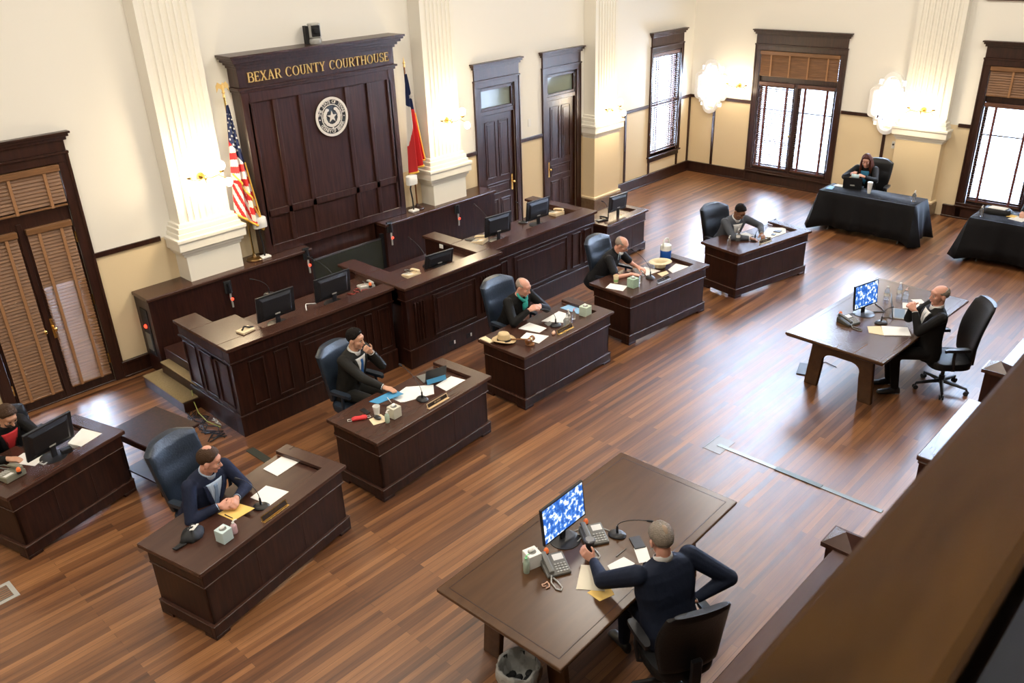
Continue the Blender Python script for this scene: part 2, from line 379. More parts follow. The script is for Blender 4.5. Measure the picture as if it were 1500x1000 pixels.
# french windows on the window wall: frame local x -> -Y direction
FWN = [('french window beside the corner', 1), ('french window behind the cut-off black table', 2)]
for i, (y0, y1) in enumerate(FW):
    M = TM(0, (y0+y1)/2, 0, -PI/2); wd = y1-y0; r = structure('window_%d' % (i+1)); r.matrix_world = M
    casing(r, -wd/2, wd/2, .12, .0, 2.86, 3.28)
    mb = MB(); mb.box(-wd/2-.12, wd/2+.12, -.05, .28, .20, .31); mb.box(-wd/2-.14, wd/2+.14, -.075, 0, .235, .26); mb.build('sill', W_trim, r, .004)
    mb = MB(); mb.box(-wd/2, wd/2, .04, .12, 2.22, 2.32); mb.box(-.035, .035, .02, .13, .31, 2.22); mb.build('transom_bar', W_trim, r, .004)
    for s in (-1, 1):
        c = s*(wd/4+.005); h = wd/4-.03
        mb = MB(); mb.box(c-h, c-h+.055, .05, .1, .31, 2.22); mb.box(c+h-.055, c+h, .05, .1, .31, 2.22); mb.box(c-h+.055, c+h-.055, .05, .1, .31, .43); mb.box(c-h+.055, c+h-.055, .05, .1, 2.14, 2.22)
        for zz in (1.03, 1.62): mb.box(c-h+.055, c+h-.055, .065, .09, zz-.011, zz+.011)
        mb.build('sash', W_trim, r, .003)
        MB().box(c-h+.055, c+h-.055, .075, .079, .43, 2.14).build('glass', PANE, r)
    MB().box(-wd/2+.02, wd/2-.02, .09, .094, 2.32, 2.84).build('glass', PANE, r)
    k = MB(); k.cyl((-.045, .02, 1.12), (-.045, -.02, 1.12), .012); k.ell((-.045, -.03, 1.12), (.022, .014, .022)); k.build('handle', BRASS, r, smooth=True)
    where = 'near the room corner' if i == 0 else 'by the cut-off black table'
    blind('window_blind', 'golden closed transom blind over the french window '+where, M @ TM(0, -.01), wd-.03, 2.33, 2.85, [-.62, -.2, .22, .64], W_blind, True, mt=TAPE)
    for s in (-1, 1):
        c = s*(wd/4+.005)
        side = 'nearer the corner' if s < 0 else 'nearer the fluted pilaster' if i == 0 else 'farther from the pilaster'
        if i == 1 and s < 0: side = 'nearer the fluted pilaster'
        blind('window_blind', 'sunlit wooden blind, french window leaf %s, %s' % (side, where), M @ TM(c, .005), wd/2-.09, .36, 2.21, [-wd/8-.02, wd/8+.02], W_blindd, False, (.30 if i == 0 and s < 0 else -.10), mt=TAPED)
# upper tall windows (bare)
for i, yy in enumerate(UPW):
    r = structure('window_%d' % (i+3)); r.matrix_world = TM(0, yy, 0, -PI/2)
    mb = MB()
    for a in (-1.5, -.53, .47, 1.44): mb.box(a, a+.06, .05, .12, 4.0, 7.8)
    for z in (4.0, 5.9, 7.74): mb.box(-1.5, 1.5, .055, .115, z, z+.06)
    mb.box(-1.6, 1.6, -.04, 0, 3.95, 4.0); mb.box(-1.6, -1.5, -.035, 0, 4.0, 7.9); mb.box(1.5, 1.6, -.035, 0, 4.0, 7.9); mb.box(-1.6, 1.6, -.035, 0, 7.8, 7.9)
    mb.build('window_frame', W_trim, r)
    MB().box(-1.5, 1.5, .08, .084, 4.0, 7.8).build('glass', PANE, r)

# narrow window on the back wall
r = structure('window_6'); r.matrix_world = TM((NW[0]+NW[1])/2, 0); wd = NW[1]-NW[0]
casing(r, -wd/2, wd/2, .075, .62, 2.86, 3.28, sill=.62)
mb = MB(); mb.box(-wd/2, -wd/2+.06, .08, .13, .62, 2.86); mb.box(wd/2-.06, wd/2, .08, .13, .62, 2.86)
for z in (.62, 1.70, 2.78): mb.box(-wd/2, wd/2, .08, .13, z, z+.08)
mb.build('sash', W_trim, r, .003); MB().box(-wd/2, wd/2, .10, .104, .65, 2.8).build('glass', PANE, r)
blind('window_blind', 'sunlit wooden blind in the narrow window on the back wall near the corner', TM((NW[0]+NW[1])/2, .03), wd-.05, .66, 2.84, [-.3, .3], W_blindd, False, .12, mt=TAPED)

# quatrefoil windows
def quatre(sx, sy, n=6):
    P = []
    def arc(cx, cy, r, a0, a1, k=n):
        for j in range(k+1):
            t = math.radians(a0+(a1-a0)*j/k); P.append((cx+r*math.cos(t), cy+r*math.sin(t)))
    arc(0, .42, .18, 0, 180, 12); P.extend([(-.20, .42), (-.20, .36), (-.28, .36), (-.28, .29)]); arc(-.32, .20, .09, 90, 180); arc(-.32, -.20, .09, 180, 270)
    P.extend([(-.28, -.29), (-.28, -.36), (-.20, -.36), (-.20, -.42)]); arc(0, -.42, .18, 180, 360, 12); P.extend([(.20, -.42), (.20, -.36), (.28, -.36), (.28, -.29)])
    arc(.32, -.20, .09, 270, 360); arc(.32, .20, .09, 0, 90); P.extend([(.28, .29), (.28, .36), (.20, .36), (.20, .42)])
    return [(x*sx, y*sy) for x, y in P]
QW = mat('quatrefoil_plaster', (.88, .87, .85), .45)
for i, (yc, zc) in enumerate(QF):
    r = structure('window_%d' % (i+7)); r.matrix_world = Matrix.Translation((0, yc, zc)) @ Matrix.Rotation(-PI/2, 4, 'Z') @ Matrix.Rotation(PI/2, 4, 'X')
    # after rotation: local x across, local y up, local z toward the room
    MB().ring(quatre(1, 1), quatre(.80, .86), -.02, .07).build('surround', QW, r, .006)
    MB().ring(quatre(.80, .86), quatre(.76, .83), -.26, .055).build('reveal', QW, r)
    MB().ring(quatre(.765, .835), quatre(.70, .785), -.14, -.08).build('sash', mat('quatrefoil_sash', (.035, .03, .045), .4), r)
    area('window_portal', (.30, yc, zc), (0, PI/2, 0), 1.0, .65, 1, (1, 1, 1), True)

# doors 2 and 3 on the back wall
DGL = mat('transom_glass', (.20, .24, .20), .08, spec=.8)
def panel_leaf(r, w, h, handle_side, hinge_side, ang=0):
    l = bpy.data.objects.new('door_leaf', None); COL.objects.link(l)
    mb = MB(); mb.box(-w/2, w/2, 0, .05, 0, h)
    L = [(-w/2+.11, -.035, 1.18, h-.12), (.035, w/2-.11, 1.18, h-.12), (-w/2+.11, w/2-.11, .86, 1.08), (-w/2+.11, -.035, .2, .76), (.035, w/2-.11, .2, .76)]
    for a, b, c, d in L:
        for q in ((a, b, c, c+.018), (a, b, d-.018, d), (a, a+.018, c, d), (b-.018, b, c, d)): mb.box(q[0], q[1], -.012, 0, q[2], q[3])
        mb.box(a+.05, b-.05, -.008, 0, c+.05, d-.05)
    o = mb.build('door_leaf', W_trim, r, .003); bpy.data.objects.remove(l)
    hx = handle_side*(w/2-.055)
    k = MB(); k.box(hx-.022, hx+.022, -.008, 0, .86, 1.16); k.cyl((hx, 0, 1.02), (hx, -.05, 1.02), .01); k.ell((hx, -.06, 1.02), (.027, .02, .027)); k.build('door_handle', BRASS, o, smooth='auto')
    for z in (.3, 1.15, 1.9):
        MB().box(-handle_side*(w/2)-.012, -handle_side*(w/2)+.012, -.012, .0, z-.06, z+.06).build('hinge', BRASS, o)
    return o
for i, (a, b) in enumerate([D2, D3]):
    r = structure('door_%d' % (i+2)); r.matrix_world = TM((a+b)/2, 0); wd = b-a
    casing(r, -wd/2, wd/2, .125, 0, 2.86, 3.28)
    mb = MB(); mb.box(-wd/2, wd/2, -.01, .1, 2.36, 2.44); mb.box(-wd/2, -wd/2+.055, .0, .08, 2.44, 2.84); mb.box(wd/2-.055, wd/2, .0, .08, 2.44, 2.84); mb.box(-wd/2, wd/2, .0, .08, 2.44, 2.485); mb.box(-wd/2, wd/2, .0, .08, 2.79, 2.84)
    mb.build('transom_frame', W_trim, r, .003)
    MB().box(-wd/2+.05, wd/2-.05, .045, .055, 2.48, 2.80).build('transom_glass', DGL, r)
    lf = panel_leaf(r, wd-.05, 2.34, 1 if i == 0 else -1, 0)
    lf.location = (0, .03, .01)
    MB().box(-wd/2, wd/2, .2, .24, 0, 2.85).build('door_backing', W_trim, r)

# double door with blinds
r = structure('door_1'); r.matrix_world = TM((LD[0]+LD[1])/2, 0); wd = LD[1]-LD[0]
casing(r, -wd/2, wd/2, .13, 0, 2.98, 3.34)
mb = MB(); mb.box(-wd/2, wd/2, 0, .1, 2.36, 2.46); mb.box(-wd/2, wd/2, .0, .08, 2.46, 2.56); mb.box(-.03, .03, -.012, .06, .01, 2.36); mb.box(-wd/2, wd/2, -.02, .25, 0, .02); mb.build('transom_bar', W_trim, r, .003)
MB().box(-wd/2, wd/2, .06, .064, 2.48, 2.96).build('glass', PANE, r)
for s in (-1, 1):
    c = s*wd/4; h = wd/4-.006
    mb = MB(); mb.box(c-h, c-h+.09, .0, .05, .01, 2.37); mb.box(c+h-.09, c+h, .0, .05, .01, 2.37); mb.box(c-h+.09, c+h-.09, 0, .05, .01, .2); mb.box(c-h+.09, c+h-.09, 0, .05, 2.23, 2.37)
    o = mb.build('door_leaf', W_trim, r, .004)
    MB().box(c-h+.09, c+h-.09, .03, .034, .2, 2.23).build('glass', PANE, o)
    hx = c-s*(h-.055); k = MB()
    if s > 0: k.prism([(hx-.03, 0), (hx+.03, 0), (hx+.03, -.01), (hx-.03, -.01)], .85, 1.12)
    k.cyl((hx, 0, .98), (hx, -.05, .98), .009); k.ell((hx, -.06, .98), (.02, .018, .028)); k.build('door_handle', BRASS, o, smooth='auto')
    for z in (.35, 1.2, 2.05): MB().box(c+s*h-.012, c+s*h+.012, -.012, 0, z-.07, z+.07).build('hinge', BRASS, o)
M0 = TM((LD[0]+LD[1])/2, 0)
blind('door_blind', 'closed wooden transom blind over the double door', M0 @ TM(0, -.03), wd-.03, 2.47, 2.97, [-.44, .02, .42], W_blind, True, mt=TAPE)
blind('door_blind', 'fully closed wooden blind on the double door leaf by the court reporter', M0 @ TM(-wd/4-.01, -.03), .51, .14, 2.29, [-.13, .13], W_blind, True, mt=TAPE)
blind('door_blind', 'wooden blind with daylight through its open lower slats, on the double door', M0 @ TM(wd/4+.01, -.03), .51, .14, 2.29, [-.13, .13], W_blind, True, open_below=1.55, mt=TAPE)

# wall plates
tag(MB().box(-5.58, -5.50, -.012, 0, 1.98, 2.12).build('thermostat', WHITEP, None, .004), 'white thermostat on the wall between the two panelled doors', 'thermostat')
o = MB().box(-.015, 0, -4.80, -4.735, 1.16, 1.30).build('wall_outlet', WHITEP, None, .003); tag(o, 'white outlet plate with a black socket on the tan window wall', 'outlet')
MB().cyl((-.016, -4.768, 1.24), (-.024, -4.768, 1.24), .02).build('socket', BLACK, o)

# wall sconces
GLOBE = mat('sconce_globe', (1, .95, .85), .3, emit=(1, .86, .62), es=9)
def sconce(label, M, power=30):
    r = thing('wall_sconce', label, 'wall lamp', group='brass wall sconces'); r.matrix_world = M
    k = MB(); k.cyl((0, 0, 0), (0, -.02, 0), .05, .04, 20); k.cyl((0, -.02, 0), (0, -.12, 0), .012); k.ell((0, -.13, 0), (.025, .025, .035)); k.cyl((0, -.13, -.03), (0, -.13, -.08), .008, .003); k.build('backplate', BRASS, r, smooth='auto')
    for s in (-1, 1):
        a = MB(); a.tube([(0, -.13, 0), (s*.08, -.14, -.02), (s*.18, -.15, 0), (s*.23, -.15, .03)], .007); a.cyl((s*.23, -.15, .03), (s*.23, -.15, .06), .03, .035); a.tube([(s*.18, -.15, 0), (s*.22, -.17, -.03), (s*.26, -.19, -.05)], .006); a.build('arm', BRASS, r, smooth='auto')
        MB().ell((s*.23, -.15, .115), (.062, .062, .066)).build('globe', GLOBE, r, smooth=True)
        MB().ell((s*.28, -.20, -.11), (.055, .055, .06)).build('globe', GLOBE, r, smooth=True)
    l = bpy.data.lights.new('sconce_light', 'POINT'); l.energy = power; l.color = (1, .80, .52); l.shadow_soft_size = .12
    lo = bpy.data.objects.new('sconce_light', l); COL.objects.link(lo); lo.parent = r; lo.location = (0, -.42, .05)
    return r
sconce('brass wall sconce on the pilaster beside the striped flag', TM(-12.30, -.29, 2.52))
sconce('brass wall sconce on the pilaster beside the blue white and red flag', TM(-7.88, -.29, 2.52))
sconce('brass wall sconce on the pilaster past the two panelled doors', TM(-3.52, -.29, 2.02))
sconce('brass wall sconce on the window wall by the corner quatrefoil window', TM(0, -1.25, 2.08, -PI/2), 12)
sconce('brass wall sconce on the pilaster of the window wall', TM(-.18, -5.28, 2.0, -PI/2), 14)

# added fill lights: three rows of drum pendants, unseen above the frame
DRUM = mat('fill_lamp_diffuser', (1, .97, .9), .4, emit=(1, .92, .80), es=3)
for x in (-17.0, -12.5, -8.0, -3.5):
    for y in (-3.6, -8.6, -13.2):
        r = thing('added_ceiling_light', 'added drum light, unseen high over the room, for soft fill', 'ceiling light', (x, y, 7.3), group='added drum fill lights')
        MB().lathe([(.50, 0), (.50, .16), (.02, .16)], 28).build('drum', DRUM, r, smooth='auto')
        MB().cyl((0, 0, .16), (0, 0, 1.1), .015).build('rod', BRASS, r)
        l = area('added_fill_lamp', (0, 0, -.03), (0, 0, 0), 1.2, 1.2, 78, (1, .92, .80)); l.data.shape = 'DISK'; l.parent = r

# balcony with its cap, low courtroom rail and newels
r = structure('trim_22')
MB().box(X0, X1, -10.83, -10.65, 4.44, 4.50).build('balcony_cap', W_rail, r, .012)
MB().box(X0, X1, -10.80, -10.68, 3.2, 4.44).build('balcony_parapet', W_rail, r)
MB().box(X0, X1, -16, -10.80, 3.2, 3.35).build('balcony_floor', W_desk, r)
MB().box(X0, X1, -11.02, -10.88, 4.20, 4.24).build('ledge', W_rail, r, .006)
MB().tube([(X0, -10.935, 4.30), (X1, -10.935, 4.30)], .014).build('brass_rail', STEEL, r)
MB().box(X0, X1, -10.88, -10.83, 4.1, 4.30).build('gap_shade_strip', BLACKM, r)  # matte black strip stands in for the shade behind the cap
bar = thing('bar_rail', 'low wooden bar rail dividing the courtroom floor from the seating below the balcony', 'railing', (0, -9.19, 0))
mb = MB(); 
for a, b in [(X0, -12.10), (-10.40, -9.10), (-8.12, 0)]:
    mb.box(a, b, -.03, .03, .12, .92); mb.box(a, b, -.045, .045, 0, .12)
    n = max(1, int((b-a)/.6)); s = (b-a)/n
    for k in range(n): mb.box(a+s*k+.06, a+s*(k+1)-.06, .03, .042, .2, .84)
mb.build('rail_panels', W_desk, bar, .004)
mb = MB()
for a, b in [(X0, -12.10), (-10.42, -9.08), (-8.12, 0)]: mb.box(a, b, -.075, .055, .95, 1.0); mb.box(a, b, -.05, .04, .92, .95)
mb.build('rail_cap', W_top, bar, .008)
for x, lb in ((-11.97, 'square newel post with a pyramid cap at the gap in the bar rail'), (-8.26, 'square newel post with a pyramid cap behind the bald man seated at the table')):
    t = thing('newel_post', lb, 'post', (x, -9.17, 0))
    mb = MB(); mb.box(-.10, .10, -.10, .10, 0, .98); mb.box(-.115, .115, -.115, .115, 0, .15); mb.build('post', W_desk, t, .004)
    mb = MB(); mb.box(-.13, .13, -.13, .13, .98, 1.02); mb.add([(-.12, -.12, 1.02), (.12, -.12, 1.02), (.12, .12, 1.02), (-.12, .12, 1.02), (0, 0, 1.10)], [(0, 1, 4), (1, 2, 4), (2, 3, 4), (3, 0, 4), (3, 2, 1, 0)]); mb.build('post_cap', W_top, t)
# ================================================================ backdrop wall unit with lettering and seal
bk = thing('backdrop_panel', 'tall dark wood wall panel with gilt county lettering, a round seal and a cornice', 'wall panel', (-10.18, 0, 0))
hw = 1.32
mb = MB(); mb.box(-hw, hw, -.22, -.002, 1.152, 3.50)
cols = [-1.20, -.82, -.40, .40, .81, 1.20]
st_ = .035
for a in cols: mb.box(a-st_, a+st_, -.25, -.22, 1.28, 3.32)
mb.box(-hw, cols[0], -.25, -.22, 1.152, 3.50); mb.box(cols[-1], hw, -.25, -.22, 1.152, 3.50)
mb.box(cols[0], cols[-1], -.25, -.22, 3.32, 3.50); mb.box(cols[0], cols[-1], -.25, -.22, 1.70, 1.80); mb.box(cols[0], cols[-1], -.25, -.22, 1.152, 1.28)
mb.build('panelling', W_pan, bk, .004)
MB().box(-.685, .675, -.20, -.002, .46, 1.152).build('lower_panel', W_pan, bk)
mb = MB(); mb.box(-hw-.02, hw+.02, -.27, -.002, 3.46, 3.50); mb.box(-hw-.05, hw+.05, -.29, -.002, 3.50, 3.53); mb.box(-hw-.01, hw+.01, -.26, -.002, 3.53, 3.78)
for e, z0, z1 in [(.03, 3.78, 3.82), (.06, 3.82, 3.86), (.10, 3.86, 3.90), (.13, 3.90, 3.93), (.15, 3.93, 3.96)]: mb.box(-hw-e, hw+e, -.26-e, -.002, z0, z1)
mb.build('cornice', W_pan, bk, .004)
# serif capitals drawn as strokes
GL = {'B': ([(.15, 0, .15, 1, .13), (.05, .03, .5, .03, .06), (.05, .97, .45, .97, .06), (.15, .52, .45, .52, .06)], [(.42, .76, .2, .23, -90, 90, .11), (.45, .27, .23, .26, -90, 90, .12)]),
 'E': ([(.15, 0, .15, 1, .13), (.03, .03, .62, .03, .06), (.03, .97, .6, .97, .06), (.15, .52, .48, .52, .06), (.62, .03, .62, .22, .05), (.6, .97, .6, .8, .05), (.48, .42, .48, .62, .04)], []),
 'X': ([(.1, .97, .62, .03, .13), (.62, .97, .1, .03, .06), (0, .03, .24, .03, .05), (.48, .03, .76, .03, .05), (0, .97, .26, .97, .05), (.5, .97, .72, .97, .05)], []),
 'A': ([(.1, .03, .38, 1, .06), (.38, 1, .66, .03, .13), (.2, .36, .55, .36, .05), (0, .03, .24, .03, .05), (.5, .03, .8, .03, .05)], []),
 'R': ([(.15, 0, .15, 1, .13), (.03, .03, .3, .03, .05), (.05, .97, .45, .97, .06), (.15, .5, .42, .5, .06), (.4, .5, .68, .03, .12), (.6, .03, .8, .03, .05)], [(.42, .74, .2, .24, -90, 90, .11)]),
 'C': ([(.68, .95, .68, .72, .05)], [(.42, .5, .34, .48, 45, 315, .11)]),
 'O': ([], [(.42, .5, .35, .48, 0, 360, .11)]),
 'U': ([(.15, .97, .15, .35, .12), (.62, .97, .62, .35, .06), (.02, .97, .3, .97, .05), (.5, .97, .74, .97, .05)], [(.385, .33, .235, .31, 180, 360, .09)]),
 'N': ([(.14, .03, .14, .97, .06), (.14, .97, .66, .03, .12), (.66, .03, .66, .97, .06), (.02, .03, .28, .03, .05), (.0, .97, .2, .97, .05), (.54, .97, .8, .97, .05)], []),
 'T': ([(.36, 0, .36, .97, .13), (.03, .97, .7, .97, .06), (.03, .97, .03, .78, .05), (.7, .97, .7, .78, .05), (.22, .03, .5, .03, .05)], []),
 'Y': ([(.36, 0, .36, .45, .12), (.36, .45, .1, .97, .12), (.36, .45, .62, .97, .06), (0, .97, .24, .97, .05), (.5, .97, .74, .97, .05), (.22, .03, .5, .03, .05)], []),
 'H': ([(.14, 0, .14, 1, .12), (.66, 0, .66, 1, .12), (.14, .5, .66, .5, .06), (.02, .03, .28, .03, .05), (.02, .97, .28, .97, .05), (.52, .03, .8, .03, .05), (.52, .97, .8, .97, .05)], []),
 'S': ([(.56, .95, .56, .74, .05), (.1, .05, .1, .26, .05)], [(.34, .74, .22, .24, 30, 270, .10), (.34, .26, .24, .25, -150, 90, .11)])}
GW = {'B': .72, 'E': .70, 'X': .78, 'A': .82, 'R': .80, 'C': .80, 'O': .86, 'U': .78, 'N': .84, 'T': .76, 'Y': .78, 'H': .84, 'S': .64, ' ': .38}
def serif(mb, s, h, th):
    tot = sum(GW[c]+.06 for c in s)*h; x = -tot/2
    for c in s:
        if c != ' ':
            for x0, y0, x1, y1, wd in GL[c][0]:
                d = V((x1-x0, y1-y0, 0)); n = V((-d.y, d.x, 0)).normalized()*wd/2
                q = [(x0+n.x, y0+n.y), (x0-n.x, y0-n.y), (x1-n.x, y1-n.y), (x1+n.x, y1+n.y)]
                mb.prism([(x+a*h, (b-.5)*h) for a, b in q], 0, th)
            for cx, cy, rx, ry, a0, a1, wd in GL[c][1]:
                k = max(6, int(abs(a1-a0)/15)); pr = None
                for j in range(k+1):
                    t = math.radians(a0+(a1-a0)*j/k); ww = wd*(.5+.5*abs(math.cos(t)))/2
                    o_ = ((cx+(rx+ww)*math.cos(t)), (cy+(ry+ww*.7)*math.sin(t))); i_ = ((cx+(rx-ww)*math.cos(t)), (cy+(ry-ww*.7)*math.sin(t)))
                    if pr: mb.prism([(x+a*h, (b-.5)*h) for a, b in (pr[0], pr[1], i_, o_)], 0, th)
                    pr = (o_, i_)
        x += (GW[c]+.06)*h
mb = MB(); serif(mb, 'BEXAR COUNTY COURTHOUSE', .128, .014)
lt = mb.build('lettering', GOLD, bk, loc=(.02, -.262, 3.655), rot=(PI/2, 0, 0)); lt['label'] = 'gilt serif lettering'
lt.scale = (1.02, 1, 1)
# seal
SW = mat('seal_white', (.80, .76, .72), .45); SB = mat('seal_black', (.012, .012, .014), .5)
seal = bpy.data.objects.new('seal', None); COL.objects.link(seal); seal.parent = bk; seal.location = (.09, -.222, 2.93); seal.rotation_euler = (PI/2, 0, 0); seal['label'] = 'round black and white seal with a star'
seal.scale = (.285, .285, .285)
def circ(r, n=48): return [(r*math.cos(2*PI*j/n), r*math.sin(2*PI*j/n)) for j in range(n)]
MB().prism(circ(1), 0, .06).build('seal_disc', SB, seal)
mb = MB(); mb.ring(circ(1), circ(.87), .06, .10); mb.ring(circ(.64), circ(.60), .06, .09)
star = [((.30 if k % 2 == 0 else .115)*math.cos(PI/2+k*PI/5), (.30 if k % 2 == 0 else .115)*math.sin(PI/2+k*PI/5)) for k in range(10)]
mb.prism(star, .06, .11)
for s in (-1, 1):
    for k in range(11):
        t = math.radians(-78+k*13.2); c = (s*.45*math.cos(t), .45*math.sin(t)); r_ = .105 if k % 2 else .12
        e = math.radians(25)*s
        mb.prism([(c[0]+r_*math.cos(u)*.95, c[1]+r_*.7*math.sin(u)) for u in [2*PI*j/8 for j in range(8)]], .06, .085+.002*k)
mb.prism([(-.05, -.62), (.05, -.62), (.02, -.45), (-.02, -.45)], .06, .09)
for s in (-1, 1): mb.prism([(s*.755+.035*math.cos(u), -.06+.035*math.sin(u)) for u in [2*PI*j/8 for j in range(8)]], .06, .09)
mb.build('seal_relief', SW, seal)
def arc_text(s, r, a0, a1, size, flip):
    bm = bmesh.new()
    for k, ch in enumerate(s):
        if ch == ' ': continue
        a = math.radians(a0+(a1-a0)*k/(len(s)-1))
        o = text_obj(ch, size, 'ch', SW, None, .02); me = o.data
        me.transform(Matrix.Translation((r*math.cos(a), r*math.sin(a), .075)) @ Matrix.Rotation(a-PI/2+(PI if flip else 0), 4, 'Z')); bm.from_mesh(me); bpy.data.objects.remove(o)
    me = bpy.data.meshes.new('seal_text'); bm.to_mesh(me); bm.free(); o = bpy.data.objects.new('seal_text', me); COL.objects.link(o); me.materials.append(SW); o.parent = seal
arc_text('THE STATE OF TEXAS', .755, 168, 12, .24, False)
arc_text('COUNTY OF BEXAR', .755, 212, 328, .24, True)

# ================================================================ rear knee walls
def kneewall(x0, x1, lab, end_left):
    r = thing('knee_wall', lab, 'low wall', (0, 0, 0))
    mb = MB(); mb.box(x0+.02, x1-.02, -.44, -.001, 0, 1.10); mb.build('wall_body', W_desk, r, .004)
    MB().box(x0, x1, -.47, -.001, 1.10, 1.15).build('ledge', W_top, r, .012, seg=2)
    return r
k1 = kneewall(-13.44, -10.88, 'dark wood knee wall behind the bench under the striped flag', True)
k2 = kneewall(-9.49, -6.95, 'dark wood knee wall behind the bench, ending beside the panelled door', False)
mb = MB(); mb.box(-13.43, -13.415, -.33, -.12, .28, .95); mb.build('end_hatch', BLACKM, k1)
mb = MB(); mb.box(-13.44, -13.425, -.30, -.15, .35, .60); mb.build('hatch_plate', GREYP, k1); MB().ell((-13.44, -.22, .70), (.02, .03, .03)).build('red_light', REDL, k1, smooth=True)
for i, (k, x, z) in enumerate([(k1, -12.3, .86), (k1, -10.99, .98), (k2, -9.40, .98), (k2, -7.92, .93)]):
    t = thing('wall_handset', ['black corded handset on the knee wall below the pilaster beside the striped flag', 'black handset at the dark screen edge, on the knee wall with the striped flag', 'black handset at the dark screen edge, on the knee wall near the panelled doors', 'black handset mid-way along the knee wall near the panelled doors'][i], 'handset', (x, -.442, z), group=None)
    mb = MB(); mb.box(-.055, .055, -.025, 0, .02, .20); mb.build('plate', BLACKM, t, .004)
    mb = MB(); mb.tube([(0, -.04, .17), (0, -.055, .1), (.01, -.045, .03)], [.028, .02, .026]); mb.build('receiver', BLACK, t, smooth='auto')
    mb = MB(); mb.tube([(.01, -.03, .02), (.0, -.04, -.06), (.015, -.03, -.13), (.02, -.02, -.2)], .014); mb.build('coiled_cord', LGREY, t, smooth='auto')
    MB().ell((.015, -.05, -.07), (.022, .02, .022)).build('red_light', REDL, t, smooth=True)
# centre recess: low dark green screen and its posts
t = thing('low_screen', 'low dark olive screen standing between the two knee walls', 'screen', (-10.18, -.35, 0))
bx('screen_panel', mat('olive_panel', (.022, .022, .012), .45), t, -.66, .66, -.02, .02, .05, .90, bevel=.004); bx('screen_edge', STEEL, t, -.67, .67, -.024, .024, .90, .915)
for s in (-1, 1): bx('screen_post', BLACK, t, s*.68-.03, s*.68+.03, -.03, .03, 0, .98)

# ptz camera
t = thing('video_camera', 'silver and black dome-style conference camera on top of the lettering panel', 'camera', (-10.16, -.17, 3.96), math.radians(-18))
MB().lathe([(.085, 0), (.095, .02), (.09, .06), (.07, .075), (.02, .08)], 28).build('camera_base', LGREY, t, smooth='auto')
mb = MB(); mb.loft([[(a*.085, b*.07, z) for a, b in [(-1, -.6), (-.6, -1), (.6, -1), (1, -.6), (1, .6), (.6, 1), (-.6, 1), (-1, .6)]] for z in (.08, .24, .275)]); mb.build('camera_head', LGREY, t, .01)
mb = MB(); mb.box(-.06, .06, -.085, -.06, .10, .25); mb.cyl((0, -.08, .18), (0, -.115, .18), .042, .038, 20); mb.build('lens', BLACK, t, .004)
bx('bracket', BLACKM, t, -.13, -.085, -.02, .12, 0, .24)

